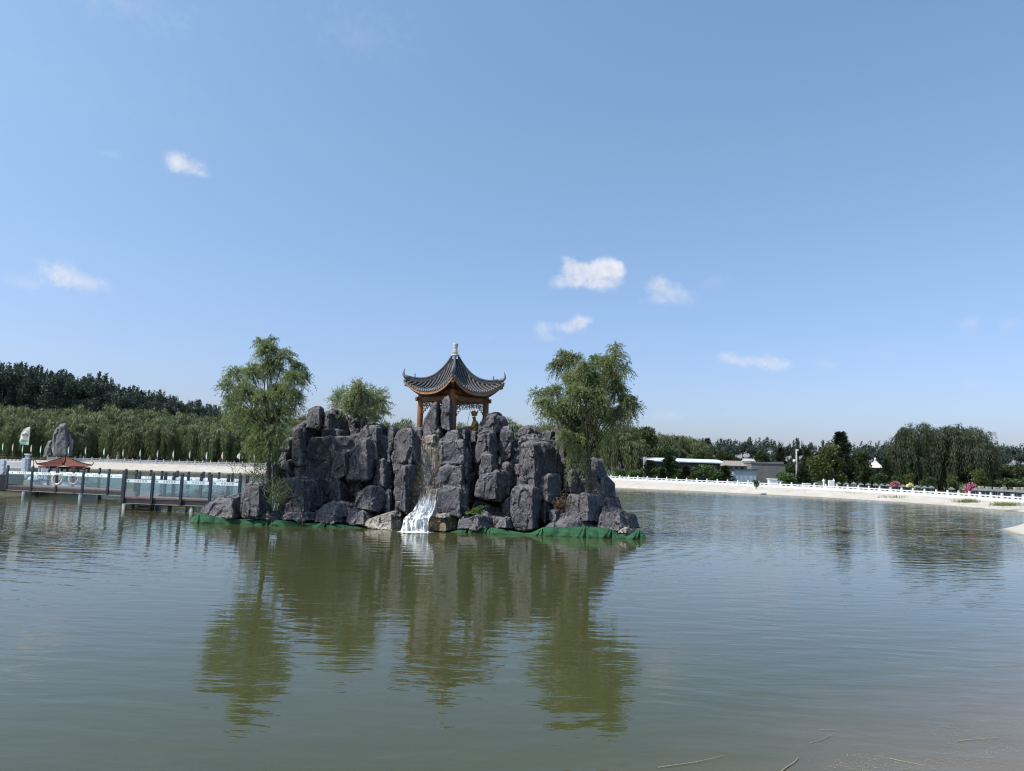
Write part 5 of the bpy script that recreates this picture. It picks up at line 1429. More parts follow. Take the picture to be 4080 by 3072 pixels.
# ---- big flag at the landing
def big_flag():
    D = 50.0
    a = P(*Z1([(270, 662)])[0], D); c = P(*Z1([(248, 905)])[0], D)
    root = empty('banner_flag', c); tag(root, 'large white flag with a round emblem and a green hem on a leaning pole', 'flag')
    mb = MB(); mb.tube([c - c, a - c], .018, 8); mb.build('pole', M_black, root, True)
    cor = [Z1([p])[0] for p in [(272, 660), (186, 702), (172, 790), (180, 826), (256, 826)]]
    # cloth patch: left and right borders sampled
    left = [(236, 672), (205, 690), (186, 722), (180, 760), (172, 790), (180, 822)]; right = [(271, 662), (268, 700), (264, 735), (261, 770), (258, 800), (254, 826)]
    V = []; n = 10
    for j in range(n + 1):
        v = j / n * 5; k = min(4, int(v)); f = v - k
        L = [left[k][i] * (1 - f) + left[k + 1][i] * f for i in (0, 1)]; Rr = [right[k][i] * (1 - f) + right[k + 1][i] * f for i in (0, 1)]
        for i in range(n + 1):
            u = i / n; x = L[0] * (1 - u) + Rr[0] * u; y = L[1] * (1 - u) + Rr[1] * u
            V.append(P(*Z1([(x, y)])[0], D + .10 * math.sin(u * 5 + v) * (1 - u)) - c)
    Fc = [(j * (n + 1) + i, j * (n + 1) + i + 1, (j + 1) * (n + 1) + i + 1, (j + 1) * (n + 1) + i) for j in range(n) for i in range(n)]
    cl = mesh_obj('flag_cloth', V, Fc, M_fl_w, root, True)
    hem = mesh_obj('hem', [Vector(v) + Vector((0, -.02, 0)) for v in V[7 * (n + 1):]], [tuple(q - 7 * (n + 1) for q in f) for k, f in enumerate(Fc) if k // n >= 7], simple('green_hem', (.45, .66, .52), None, 3, .8, 0), cl, True)
    def disc(name, zx, zy, rx, ry, mat, d, seg=28, hole=0.0):
        o = []; 
        for q in ((1.0), (hole)):
            for i in range(seg):
                an = 2 * math.pi * i / seg; o.append(P(*Z1([(zx + rx * q * math.cos(an), zy + ry * q * math.sin(an))])[0], D - d) - c)
        if hole: fs = [(i, (i + 1) % seg, seg + (i + 1) % seg, seg + i) for i in range(seg)]
        else: o = o[:seg]; fs = [tuple(range(seg))]
        mesh_obj(name, o, fs, mat, cl)
    disc('emblem_ring', 222, 728, 34, 38, simple('grey_emblem_ring', (.42, .44, .50), None, 3, .8, 0), .13, hole=.86)
    disc('emblem_ring', 222, 728, 26, 29, simple('pale_emblem_ring', (.55, .50, .58), None, 3, .8, 0), .13, hole=.88)
    mt = [(194, 738), (206, 724), (216, 728), (228, 714), (244, 730), (250, 738), (236, 746), (222, 742), (208, 748)]
    mesh_obj('emblem_mark', [P(*Z1([p])[0], D - .14) - c for p in mt], [tuple(range(len(mt)))], simple('red_grey_mark', (.35, .20, .24), None, 3, .8, 0), cl)
    o = bpy.data.objects.new('lettering', text_mesh('环湖生态园', .115, 1.05)); o.data.materials.append(M_fl_w); link(o, cl)
    o.location = P(*Z1([(216, 808)])[0], D - .16) - c; o.rotation_euler = (math.radians(90), ROLL, math.radians(0))
big_flag()

# ------------------------------------------------------------------ footbridge
M_deck = simple('reddish_deck_board', (.20, .125, .105), (.13, .085, .075), 3, .75, .2, 25, .01)
M_girder = simple('dark_girder', (.055, .052, .055), (.030, .028, .030), 3, .6, .2)
M_edge = simple('pale_girder_edge', (.34, .33, .32), (.2, .19, .18), 3, .7, .2)
M_pile = simple('grey_green_pile', (.30, .33, .32), (.14, .16, .15), 4, .7, .2)
M_strip = simple('white_banner_film', (.88, .93, .93), (.84, .90, .91), 2, .5, 0)
def glass_mat():
    m, nt = material('railing_glass')
    tr = nt.n('ShaderNodeBsdfTransparent', {0: (.88, .95, .97, 1)}); gl = nt.n('ShaderNodeBsdfGlossy', {0: (.9, 1, 1, 1), 1: .02})
    df = nt.n('ShaderNodeBsdfDiffuse', {0: (.42, .60, .66, 1)})
    fr = .05
    a = nt.n('ShaderNodeMixShader', {0: .055, 1: tr.outputs[0], 2: df.outputs[0]})
    b = nt.n('ShaderNodeMixShader', {0: fr, 1: a.outputs[0], 2: gl.outputs[0]})
    nt.n('ShaderNodeOutputMaterial', {0: b.outputs[0]}); return m
M_glass = glass_mat()
BR_ = empty('footbridge', (-24, 41, 0)); tag(BR_, 'low zigzag footbridge with slate posts, glass rails and lettered white strips', 'footbridge')
BO = Vector((-24, 41, 0))
DZ = .60
mp = MB()
mp.box((0, 0, .40), (.125, .125, 1.35), 0, .012); mp.box((0, 0, 1.10), (.10, .10, .05)); mp.box((0, 0, 1.16), (.125, .125, .10), 0, .02); mp.box((0, 0, 1.215), (.10, .10, .03)); mp.box((0, 0, .97), (.14, .14, .03), 0, .006)
_p = mp.build('post', M_dark, None); POSTM = _p.data; bpy.data.objects.remove(_p)
TXT = text_mesh('环湖生态园', .115, 1.75); TXT.materials.append(M_ink)
def emblem_mesh():
    mb = MB(); n = 20; R = .05
    ring = [(R * math.cos(2 * math.pi * i / n), 0, R * math.sin(2 * math.pi * i / n)) for i in range(n)]; inn = [(.76 * x, 0, .76 * z) for x, _, z in ring]
    mb.add(ring + inn, [(i, (i + 1) % n, n + (i + 1) % n, n + i) for i in range(n)])
    mb.add([(-.034, 0, .0), (-.015, 0, .022), (0, 0, .008), (.018, 0, .026), (.034, 0, .0), (.02, 0, -.03), (-.02, 0, -.03)], [(0, 1, 2, 3, 4, 5, 6)])
    o = mb.build('emblem', M_teal, None); m = o.data; bpy.data.objects.remove(o); return m
EMB = emblem_mesh()
def post_at(p):
    o = bpy.data.objects.new('post', POSTM); o.location = Vector((p.x, p.y, DZ)) - BO; link(o, BR_)
def rail(pts, strip=True, glass=True, posts=None):
    for p in (pts if posts is None else posts): post_at(p)
    for a, b in zip(pts, pts[1:]):
        d = b - a; L = d.length; u = d / L; c = (a + b) / 2 - BO; ang = math.atan2(d.y, d.x)
        if ang > math.pi / 2 or ang <= -math.pi / 2: ang += math.pi
        if glass:
            g = MB(); g.beam(a - BO + u * .08 + Vector((0, 0, .47)), b - BO - u * .08 + Vector((0, 0, .47)), .012, .82); g.build('glass_panel', M_glass, BR_)
        if strip:
            s = MB(); s.beam(a - BO + u * .10 + Vector((0, 0, .80)), b - BO - u * .09 + Vector((0, 0, .80)), .018, .15)
            so = s.build('banner_strip', M_strip, BR_)
            nrm = Vector((math.sin(ang), -math.cos(ang), 0))
            w = min(1.0, L / 1.75)
            t = bpy.data.objects.new('lettering', TXT); t.location = c + Vector((0, 0, .80)) + nrm * .013 + Vector((math.cos(ang), math.sin(ang), 0)) * .13 * w; t.rotation_euler = (math.radians(90), 0, ang); t.scale = (w, w, 1); link(t, so)
            e = bpy.data.objects.new('emblem', EMB); e.location = c + Vector((0, 0, .80)) + nrm * .013 - Vector((math.cos(ang), math.sin(ang), 0)) * .62 * w; e.rotation_euler = (0, 0, ang); link(e, so)
def Q(px, D):
    v = P(px, 1850, D); return Vector((v.x, v.y, DZ))
def deck(a0, a1, b0, b1):
    """slab between near edge a0-a1 and far edge b0-b1"""
    a0, a1, b1, b0 = (Vector(v) - BO for v in (a0, a1, b1, b0))
    mb = MB(); q = [a0, a1, b1, b0]
    for zt, zb in ((DZ, DZ - .06),):
        mb.add([Vector((p.x, p.y, zt)) for p in q] + [Vector((p.x, p.y, zb)) for p in q], [(0, 1, 2, 3), (7, 6, 5, 4), (0, 4, 5, 1), (1, 5, 6, 2), (2, 6, 7, 3), (3, 7, 4, 0)])
    mb.build('deck', M_deck, BR_)
    for p, r, s in ((a0, a1, 1), (b0, b1, -1)):
        n = (a0 - b0).normalized() * s * -.08
        g = MB(); g.beam(Vector((p.x, p.y, DZ - .165)) + n, Vector((r.x, r.y, DZ - .165)) + n, .10, .20); g.build('girder', M_girder, BR_)
        e = MB(); e.beam(Vector((p.x, p.y, DZ - .285)) + n, Vector((r.x, r.y, DZ - .285)) + n, .15, .035); e.build('girder_flange', M_edge, BR_)
def pile(px, D, r=.10):
    v = P(px, 1850, D) - BO; mb = MB(); mb.tube([(v.x, v.y, -1.2), (v.x, v.y, DZ - .3)], r, 14); mb.build('pile', M_pile, BR_, True)
# run A from the shore, then on behind; run B nearer towards the rockery
def line(pxs, D0, D1):
    p0, p1 = pxs[0], pxs[-1]
    A, B = Q(p0, D0), Q(p1, D1)
    out = []
    for p in pxs:      # straight line hit by each column
        d = ray(p, 1850); k = d.x / d.y
        # A + s(B-A): x = k y
        s = (k * A.y - A.x) / ((B.x - A.x) - k * (B.y - A.y)); out.append(A + (B - A) * s)
    return out
An = line([34, 133, 232, 337, 438, 506], 46.2, 43.2)
Af = line([199, 298, 400, 505], 48.6, 45.6)
Cn = line([506, 547, 649, 755, 838, 930], 43.0, 41.0)
Cf = line([505, 605, 710, 814, 876, 960], 45.4, 42.6)
Bn = line([502, 615, 730, 845, 962], 36.2, 35.4)
Bf = line([560, 664, 698, 807, 915, 990], 38.2, 37.2)
rail(An); rail(Af); rail(Cn[1:], True); rail(Cf[1:], True); rail(Bn); rail(Bf[:2] + Bf[3:], False)
post_at(Bf[2])
conn = [Q(500, 36.2), Q(500, 39.6), Q(503, 43.0)]
rail([Q(502, 36.2), Q(498, 39.6), Q(506, 43.2)], True, True, [Q(498, 39.6)])
ex = (An[0] - An[-1]).normalized()
deck(An[0] + ex * 1.4, An[-1], Q(20, 49.6) + ex * .6, Af[-1])
deck(Cn[0] + Vector((.02, 0, 0)), Cn[-1], Cf[0] + Vector((.02, 0, 0)), Cf[-1])
deck(Bn[0], Bn[-1] + Vector((.6, 0, 0)), Q(502, 38.4), Bf[-1])
c0, c1 = Q(502, 38.42), Q(640, 38.1)
deck(c0, c1, Q(506, 42.96), Q(648, 42.2))
for px, D in [(106, 44.9), (332, 43.5), (409, 46.2), (160, 47.3), (510, 36.5), (778, 35.9), (640, 38.0), (690, 37.6), (620, 42.6), (860, 42.0), (545, 44.6), (760, 44.0)]: pile(px, D)
# ---- dark round stones beyond the deck, each its own
rs_ = random.Random(8)
mb0 = MB(); 
def round_stone(px, D, r):
    v = P(px, 1850, D); o = hull_block('round_stone', [Vector((math.sin(a) * math.cos(b) * r * rs_.uniform(.9, 1.1), math.sin(a) * math.sin(b) * r, math.cos(a) * r * .9)) for a in (.4, .9, 1.4, 1.9, 2.5) for b in [i * .785 for i in range(8)]], M_rock, None, .06, px, .18, .3)
    o.location = (v.x, v.y, DZ + r * .55); return o
for i, (px, D, r) in enumerate([(735, 40.0, .16), (757, 40.0, .23), (772, 40.0, .20), (788, 40.0, .30), (812, 40.0, .21), (830, 39.6, .30), (855, 39.6, .30), (872, 39.4, .26), (887, 39.4, .36), (902, 39.2, .33)]):
    o = round_stone(px, D, r)
    tag(o, 'dark round stone in the row behind the glass rail, close to the rockery', 'stone', 'round stones beyond the bridge rail')
mb = MB(); a_, b_ = Q(705, 39.9), Q(930, 39.0)
mb.beam(a_ + Vector((0, 0, .06)), b_ + Vector((0, 0, .06)), 1.0, .12); o = mb.build('planting_bed', M_girder, None)
tag(o, 'low dark bed carrying the round stones behind the glass rail', 'planting bed')
# ---- lifebuoys
M_buoy = simple('buoy_white', (.80, .72, .66), (.70, .60, .54), 6, .6, .1)
M_buoy_o = simple('faded_orange_band', (.62, .30, .17), (.72, .50, .38), 8, .7, .1)
def lifebuoy(px, py, D, label, orange):
    c = P(px, py, D); root = empty('lifebuoy', c); tag(root, label, 'lifebuoy', 'lifebuoys on the bridge rail')
    def tor(a0, a1, R, r, nm, mat, n=40):
        mb = MB(); pts = []
        for i in range(n + 1):
            a = a0 + (a1 - a0) * i / n; pts.append((R * math.cos(a), 0, R * 1.08 * math.sin(a)))
        mb.tube(pts, r, 10, cap=True); return mb.build(nm, mat, root, True)
    tor(0, 2 * math.pi, .275, .058, 'ring', M_buoy if not orange else M_buoy)
    for k in range(4):
        a = math.radians(45 + 90 * k); w = .35 if not orange else .62; tor(a - w, a + w, .275, .0605, 'band', M_buoy_o, 8)
    mb = MB(); mb.tube([(.35 * math.cos(2 * math.pi * i / 24 + .1), -.02, .375 * math.sin(2 * math.pi * i / 24 + .1)) for i in range(25)], .008, 5); mb.build('grab_rope', M_strip, root)
lifebuoy(229, 1910, 44.1, 'white lifebuoy with orange bands hung on a near post of the bridge', False)
lifebuoy(294, 1909, 46.6, 'more orange, faded lifebuoy hung on a post of the farther rail', True)

# ------------------------------------------------------------------ covered boat
M_red = simple('red_brown_roof', (.26, .085, .050), (.19, .06, .04), 4, .6, .2)
M_hull = simple('pale_hull', (.74, .78, .80), (.60, .64, .66), 2, .35, .1)
def film_mat():
    m, nt = material('clear_plastic_sheet'); co = geo_pos(nt)
    n = nt.noise(nt.mapping(co, (3, 3, 1.2)), 2.0, 5, .7)
    tr = nt.n('ShaderNodeBsdfTransparent', {0: (.9, .93, .95, 1)}); df = nt.n('ShaderNodeBsdfPrincipled', {'Base Color': (.75, .80, .84, 1), 'Roughness': .15, 'Normal': nt.bump(n, .9, .2)})
    nt.n('ShaderNodeOutputMaterial', {0: nt.n('ShaderNodeMixShader', {0: nt.ramp(n, [(.35, .25), (.62, .95)]), 1: tr.outputs[0], 2: df.outputs[0]}).outputs[0]}); return m
M_film = film_mat()
def boat():
    D = 49.5; w0 = P(248, 1950, D); root = empty('covered_boat', (w0.x, w0.y, 0)); root.rotation_euler.z = math.radians(-8); tag(root, 'moored pleasure boat with a red-brown pyramid roof and plastic side sheets', 'boat')
    # hull
    st = [(-2.1, .30, 1.22), (-1.8, .75, 1.05), (-1.2, .95, .93), (0, 1.0, .90), (1.0, .95, .92), (1.5, .8, .78), (2.4, .35, .68)]
    V = []; Fc = []
    for x, w, z in st:
        V += [(x * .93, 0, -.15), (x * .97, w * .75, .05), (x, w, z), (x, w * .9, z), (x, -w * .9, z), (x, -w, z), (x * .97, -w * .75, .05)]
    for i in range(len(st) - 1):
        for k in range(7): Fc.append((i * 7 + k, i * 7 + (k + 1) % 7, (i + 1) * 7 + (k + 1) % 7, (i + 1) * 7 + k))
    Fc += [tuple(range(7)), tuple(range((len(st) - 1) * 7 + 6, (len(st) - 1) * 7 - 1, -1))]
    MB().add(V, Fc).build('hull', M_hull, root, True)
    g = MB(); g.tube([(x, w + .02, z + .02) for x, w, z in st], .04, 6); g.tube([(x, -w - .02, z + .02) for x, w, z in st], .04, 6); g.build('gunwale', M_wood_d, root)
    bx = MB(); bx.box((2.05, -.1, .72), (1.0, .9, .16)); bx.build('bow_deck', M_wood_d, root)
    cabin = empty('cabin', (-.05, 0, 0), 0, root)
    zt = 1.72
    for x in (-1.15, -.35, .45, 1.2):
        for y in (-.75, .75):
            m_ = MB(); m_.box((x, y, 1.15), (.09, .09, 1.2)); m_.build('cabin_post', M_wood_d, root)
    bm_ = MB(); 
    for y in (-.75, .75): bm_.beam((-1.25, y, zt), (1.3, y, zt), .08, .14)
    for x in (-1.2, 1.25): bm_.beam((x, -.75, zt - .005), (x, .75, zt - .005), .08, .14)
    bm_.build('eave_beam', M_wood_d, root)
    bpy.data.objects.remove(cabin)
    # pyramid roof seen corner-on, ribs follow each slope
    R, ap, ez = 1.62, 2.42, 1.80; th0 = math.radians(-62)
    cs = [(R * 1.06 * math.cos(th0 + k * math.pi / 2), R * .82 * math.sin(th0 + k * math.pi / 2)) for k in range(4)]
    def sf(k, u, t, off=0.0):
        a, b = Vector((*cs[k], 0)), Vector((*cs[(k + 1) % 4], 0)); e = a.lerp(b, (u + 1) / 2)
        return Vector((e.x * t, e.y * t, ez + (ap - ez) * max(0.0, 1 - t) ** 1.15 + .10 * abs(u) ** 3 * t ** 3 + off))
    rf = MB(); rb = MB()
    for k in range(4):
        n = 12; V = [sf(k, -1 + 2 * i / n, j / 8) for j in range(9) for i in range(n + 1)]
        rf.add(V, [(j * (n + 1) + i, j * (n + 1) + i + 1, (j + 1) * (n + 1) + i + 1, (j + 1) * (n + 1) + i) for j in range(8) for i in range(n)])
        mid = (Vector(cs[k]) + Vector(cs[(k + 1) % 4])) / 2; half = (Vector(cs[(k + 1) % 4]) - Vector(cs[k])).length / 2
        for q in range(-9, 10):
            u = q / 9.5
            pth = [sf(k, u / max(t, 1e-3) if abs(u) < t else (1 if u > 0 else -1), t, .02) for t in [abs(u) + (1.01 - abs(u)) * i / 6 for i in range(7)]]
            rb.tube(pth, .026, 5)
    ro = rf.build('roof', M_red, root, fix=False); rb.build('roof_ribs', M_red, ro, True)
    so = MB(); so.add([(*c, ez - .04) for c in cs] + [(*[v * .3 for v in c], ez - .02) for c in cs], [(i, (i + 1) % 4, 4 + (i + 1) % 4, 4 + i) for i in range(4)]); so.build('soffit', M_wood_d, ro, fix=False)
    for k in range(4):
        h = MB(); h.tube([sf(k, -1, t / 8, .05) for t in range(1, 9)] + [sf(k, -1, 1.03, .13), sf(k, -1, 1.07, .24)], [.04] * 8 + [.035, .02], 7); h.build('hip_ridge', M_wood_d, ro, True)
    f = MB(); f.lathe([(.10, -.02), (.06, .05), (.09, .12), (.07, .2), (.03, .26), (0, .28)], (0, 0, ap), 10); f.build('finial', M_wood_d, ro, True)
    # plastic sheets, bunched at the stern
    fm = MB()
    def sheet(a, b, z0, z1, ph, n=16):
        vs = []
        for j in range(5):
            for i in range(n + 1):
                u = i / n; p = Vector(a).lerp(Vector(b), u); vs.append((p.x + .04 * math.sin(u * 19 + ph), p.y + .05 * math.sin(u * 23 + j + ph), z0 + (z1 - z0) * j / 4))
        fm.add(vs, [(j * (n + 1) + i, j * (n + 1) + i + 1, (j + 1) * (n + 1) + i + 1, (j + 1) * (n + 1) + i) for j in range(4) for i in range(n)])
    sheet((-1.2, -.80, 0), (-.4, -.80, 0), .55, 1.7, 0); sheet((-1.25, .7, 0), (-1.22, -.75, 0), .5, 1.7, 2); sheet((-.35, -.80, 0), (.42, -.80, 0), .9, 1.7, 1)
    fm.build('side_sheet', M_film, root, True, fix=False)
    bp = [Vector((math.cos(a) * math.sin(b) * rs_.uniform(.6, 1), math.sin(a) * math.sin(b) * .5, math.cos(b) * .45)) for a in [i * .7 for i in range(9)] for b in (.5, 1.0, 1.5)]
    bo = hull_block('plastic_bundle', bp, M_buoyfilm, root, .06, 5, 1.0, .3); bo.location = (-1.25, -.95, .82); bo.scale = (.62, .7, .85)
M_buoyfilm = simple('crumpled_film', (.72, .76, .80), (.50, .55, .60), 5, .25, .9, 9, .08)
boat()

# ------------------------------------------------------------------ landing at the left
M_beige = simple('beige_stone_wall', (.38, .34, .27), (.30, .27, .22), 2, .85, .2)
M_cloud = simple('pale_carved_stone', (.60, .64, .70), (.48, .52, .58), 3, .7, .2)
M_brick = simple('black_brick', (.03, .032, .036), (.015, .016, .018), 8, .7, .5, 12, .02)
def slab(name, px0, px1, y0, y1, D, dep, mat, label, cat, bev=.02):
    a = P(px0, y1, D); b = P(px1, y1, D); t = P((px0 + px1) / 2, y0, D)
    mb = MB(); mb.box(((a.x + b.x) / 2, D + dep / 2, (a.z + t.z) / 2), (b.x - a.x, dep, t.z - a.z), 0, bev)
    o = mb.build(name, mat, None); tag(o, label, cat); return o
slab('landing_wall', -60, 86, 1862, 1948, 51.5, 3.0, M_beige, 'beige stone wall of the landing behind the first bridge posts', 'wall')
mb = MB(); base = P(60, 1940, 49.0)
for i in range(4): mb.box((base.x - .1 - i * .28, 49.4 + .15 * i, .58 + .17 * i), (1.9 - .3 * i, 1.3, .17), 0, .01)
o = mb.build('stone_steps', M_beige, None); tag(o, 'short flight of beige stone steps leading off the footbridge', 'steps')
slab('white_parapet', 15, 88, 1838, 1864, 58, .4, M_stone_w, 'low white parapet above the landing wall', 'parapet')
def curl_stone(px0, px1, y0, y1, D, label):
    a = P(px0, y1, D); b = P(px1, y0, D); W, H = b.x - a.x, b.z - a.z
    root = empty('cloud_stone', (a.x, D, a.z)); tag(root, label, 'carved stone', 'carved cloud stones of the landing')
    mb = MB()
    for (cx, cz, r) in ((.52, .80, .30), (.55, .50, .27), (.62, .22, .25)):
        n = 20; 
        def fr(u, v, s=0.0): return Vector((W * cx + W * r * 1.5 * u, s, H * cz + H * r * .72 * v))
        poly = [(math.cos(2 * math.pi * i / n), math.sin(2 * math.pi * i / n)) for i in range(n)]
        mb.prism(poly, lambda u, v: fr(u, v, -.0 - .02 * cz), lambda u, v: fr(u, v, .22))
    mb.box((W * .35, .11, H * .5), (W * .7, .18, H)); mb.build('drum', M_cloud, root)
curl_stone(-8, 19, 1832, 1890, 46.5, 'pale carved cloud stone on the black brick plinth at the very edge')
curl_stone(82, 103, 1826, 1884, 49.6, 'pale carved cloud stone leaning on the gate pillar')
slab('brick_plinth', -60, 24, 1890, 1952, 46.2, 1.6, M_brick, 'black brick plinth under the carved cloud stone', 'plinth')
def pillar():
    D = 50.2; a = P(100, 1936, D); t = P(103, 1813, D); root = empty('gate_pillar', (a.x, D, .55)); tag(root, 'square pale stone gate pillar at the start of the footbridge', 'pillar')
    H = t.z - .55
    mb = MB(); mb.box((0, 0, H / 2), (.26, .26, H), 0, .01); mb.build('shaft', M_stone_g, root)
    mb = MB(); mb.box((0, 0, H + .04), (.34, .34, .09), 0, .02); mb.box((0, 0, H - .22), (.30, .30, .05)); mb.build('cap', M_stone_w, root)
    mb = MB(); x0, x1 = .22, .42
    for x in (x0, x1): mb.box((x, 0, H - .55), (.03, .03, 1.0))
    for z in (H - .05, H - .35, H - .8, H - 1.05): mb.box(((x0 + x1) / 2, 0, z), (.2, .028, .03))
    mb.build('iron_bracket', M_black, root)
pillar()
def iron_rail():
    mb = MB(); a = P(-30, 1822, 66); b = P(96, 1826, 66)
    for k in range(4): mb.beam(a - Vector((0, 0, .10 * k)), b - Vector((0, 0, .10 * k)), .03, .03)
    for i in range(9): p = a.lerp(b, i / 8); mb.box((p.x, p.y, p.z - .25), (.04, .04, .6))
    o = mb.build('iron_railing', M_black, None); tag(o, 'dark iron railing with horizontal bars behind the landing', 'railing')
iron_rail()

# ------------------------------------------------------------------ standing stones in the willow belt
def scholar():
    D = 159.5; base = P(240, 1840, D); root = empty('standing_stone', (0, 0, 0)); tag(root, 'tall grey standing stone with two lower peaks in front of the willow belt', 'ornamental rock')
    Mx = mat_rock('grey_standing_stone', (.15, .16, .165), (.08, .085, .095), (.26, .26, .25))
    def q(pts, d, dep, sd_, cell):
        pts = Z1(pts); P3 = []
        cx = sum(p[0] for p in pts) / len(pts); cy = sum(p[1] for p in pts) / len(pts)
        for x, y in pts:
            P3.append(P(x, y, d + .8)); P3.append(P(cx + (x - cx) * .6, cy + (y - cy) * .85, d)); P3.append(P(x, y, d + dep))
        hull_block('peak', P3, Mx, root, .2, sd_, 1.0, cell)
    q([(465, 930), (465, 780), (490, 700), (530, 645), (575, 640), (592, 665), (598, 760), (600, 930)], D, 3, 3, 2.2)
    q([(585, 930), (588, 750), (610, 735), (640, 745), (655, 800), (650, 930)], D + 1, 3, 5, 1.6)
    q([(390, 930), (400, 860), (425, 790), (460, 785), (470, 930)], D + .5, 3, 8, 1.8)
scholar()

# ------------------------------------------------------------------ far buildings
M_wall_d = simple('dark_shed_wall', (.045, .055, .055), (.03, .036, .038), 1.2, .8, .1)
M_roof_w = simple('white_blue_sheet_roof', (.74, .78, .82), (.62, .67, .72), 1, .4, .1)
M_grey = simple('grey_render', (.20, .19, .195), (.14, .135, .14), .8, .85, .3, 3, .05)
M_tan = simple('brown_tile_roof', (.34, .29, .25), (.22, .19, .165), 2, .8, .3)
M_blue = simple('light_blue_sheet', (.40, .48, .54), (.30, .37, .42), 1.2, .5, .2)
def zat(px, py, D): return P(px, py, D).z
def long_shed():
    D = 128.0; a = P(2572, 1840, D); b = P(2895, 1840, D + 3); gz = 1.0
    root = empty('long_shed', (a.x, a.y, gz)); tag(root, 'long low dark shed with a white-blue sheet roof edge behind the shrubs', 'shed')
    o = Vector((a.x, a.y, gz)); ta = zat(2575, 1832, D) - gz; tb = zat(2895, 1842, D + 3) - gz
    d = Vector((b.x - a.x, b.y - a.y, 0)); u = d.normalized(); n = Vector((-u.y, u.x, 0))
    h = (ta + tb) / 2
    w = MB(); w.add([(0, 0, -.5), d + Vector((0, 0, -.5)), d + n * 7 + Vector((0, 0, -.5)), n * 7 + Vector((0, 0, -.5)), Vector((0, 0, h - .25)), d + Vector((0, 0, h - .25)), d + n * 7 + Vector((0, 0, h - .25)), n * 7 + Vector((0, 0, h - .25))],
          [(0, 1, 5, 4), (1, 2, 6, 5), (2, 3, 7, 6), (3, 0, 4, 7), (4, 5, 6, 7)]); w.build('wall', M_wall_d, root)
    r = MB(); N = 90
    for i in range(N):
        p = d * (i / N) - n * .4; r.beam(p + u * (d.length / N * .5) + Vector((0, 0, h - .10)), p + u * (d.length / N * .5) + n * 4 + Vector((0, 0, h + .45)), d.length / N * .62, .10)
    r.beam(-n * .38 + Vector((0, 0, h - .18)), d - n * .38 + Vector((0, 0, h - .18)), .10, .12)
    r.add([-n * .35 + Vector((0, 0, h - .12)), d - n * .35 + Vector((0, 0, h - .12)), d + n * 4 + Vector((0, 0, h + .42)), n * 4 + Vector((0, 0, h + .42))], [(0, 1, 2, 3)])
    r.add([d + n * 4 + Vector((0, 0, h + .42)), n * 4 + Vector((0, 0, h + .42)), n * 7.6 + Vector((0, 0, h - .12)), d + n * 7.6 + Vector((0, 0, h - .12))], [(0, 1, 2, 3)])
    r.build('roof', M_roof_w, root)
    p = MB(); p.box((-.15, -.2, h / 2), (.42, .5, h + 1.0)); p.build('end_pier', M_stone_g, root)
long_shed()
def box_building(name, px0, px1, ytop, ybot, D, dep, mat, label, roof=None, rise=.0, cat='building', over=.15, rh=.12):
    a = P(px0, ybot, D); b = P(px1, ybot, D); zt = zat((px0 + px1) / 2, ytop, D); gz = min(ground_z(a.x, D) - .3, zat((px0 + px1) / 2, ybot, D))
    root = empty(name, ((a.x + b.x) / 2, D + dep / 2, gz)); tag(root, label, cat)
    W = b.x - a.x; H = zt - gz
    mb = MB(); mb.box((0, 0, (H - rise - rh) / 2), (W, dep, H - rise - rh)); mb.build('wall', mat, root)
    if roof:
        r = MB()
        if rise: r.add([(-W / 2 - over, -dep / 2 - over, H - rise - rh), (W / 2 + over, -dep / 2 - over, H - rise - rh), (W / 2 + over, dep / 2 + over, H - rise - rh), (-W / 2 - over, dep / 2 + over, H - rise - rh), (-W / 2 + .2, 0, H), (W / 2 - .2, 0, H)], [(0, 1, 5, 4), (2, 3, 4, 5), (1, 2, 5), (3, 0, 4), (3, 2, 1, 0)])
        else: r.box((0, 0, H - rh / 2), (W + over * 2, dep + over * 2, rh))
        ro = r.build('roof', roof, root)
        if rise:
            t = MB(); n = int(W / .35)
            for i in range(n + 1): x = -W / 2 + W * i / n; t.beam((x, -dep / 2 - over, H - rise - rh + .03), (x * .985, 0, H + .03), .10, .06)
            t.build('tile_rows', roof, ro)
    return root, W, H, dep
r_, W_, H_, dep_ = box_building('tiled_house', 2898, 2993, 1836, 1900, 126.5, 5, M_grey, 'small house with a brown tiled roof and square windows between shed and grey building', M_tan, .75)
for i in range(4):
    mb = MB(); mb.box((-W_ / 2 + .6 + i * .95, -dep_ / 2 - .015, H_ - 1.2), (.5, .05, .28)); mb.build('window', M_black, r_)
r_, W_, H_, dep_ = box_building('grey_building', 2994, 3130, 1845, 1925, 124, 7, M_grey, 'plain grey rendered building with a shallow curved parapet beside the pole', None)
mb = MB(); n = 24
def pf(u, v, y): return Vector((u, y, v))
poly = [(-W_ / 2 - .1, H_ - .12), (W_ / 2 - .3, H_ - .12)] + [(W_ / 2 - .3 - (W_ - .2) * i / n, H_ - .1 + .38 - .25 * math.sin(math.pi * i / n) * .6 + (.0)) for i in range(n + 1)]
mb.prism(poly, lambda u, v: pf(u, v, -dep_ / 2 - .1), lambda u, v: pf(u, v, dep_ / 2)); mb.build('parapet', M_tan if False else M_grey, r_)
r_, W_, H_, dep_ = box_building('blue_shed', 2922, 3014, 1869, 1922, 117.5, 3.0, M_blue, 'light blue sheet metal shed in front of the grey building', M_wall_d, 0, 'shed', .25, .12)
mb = MB()
for i in range(18): mb.box((-W_ / 2 + W_ * (i + .5) / 18, -dep_ / 2 - .01, (H_ - .3) / 2), (.05, .04, H_ - .3))
mb.build('wall_ribs', M_blue, r_)
box_building('white_kiosk_roof_house', 2972, 3016, 1827, 1850, 140, 4, M_stone_w, 'small pale green roof showing above the tiled house', simple('pale_green_roof', (.48, .50, .46), None, 2, .7, 0), .9)
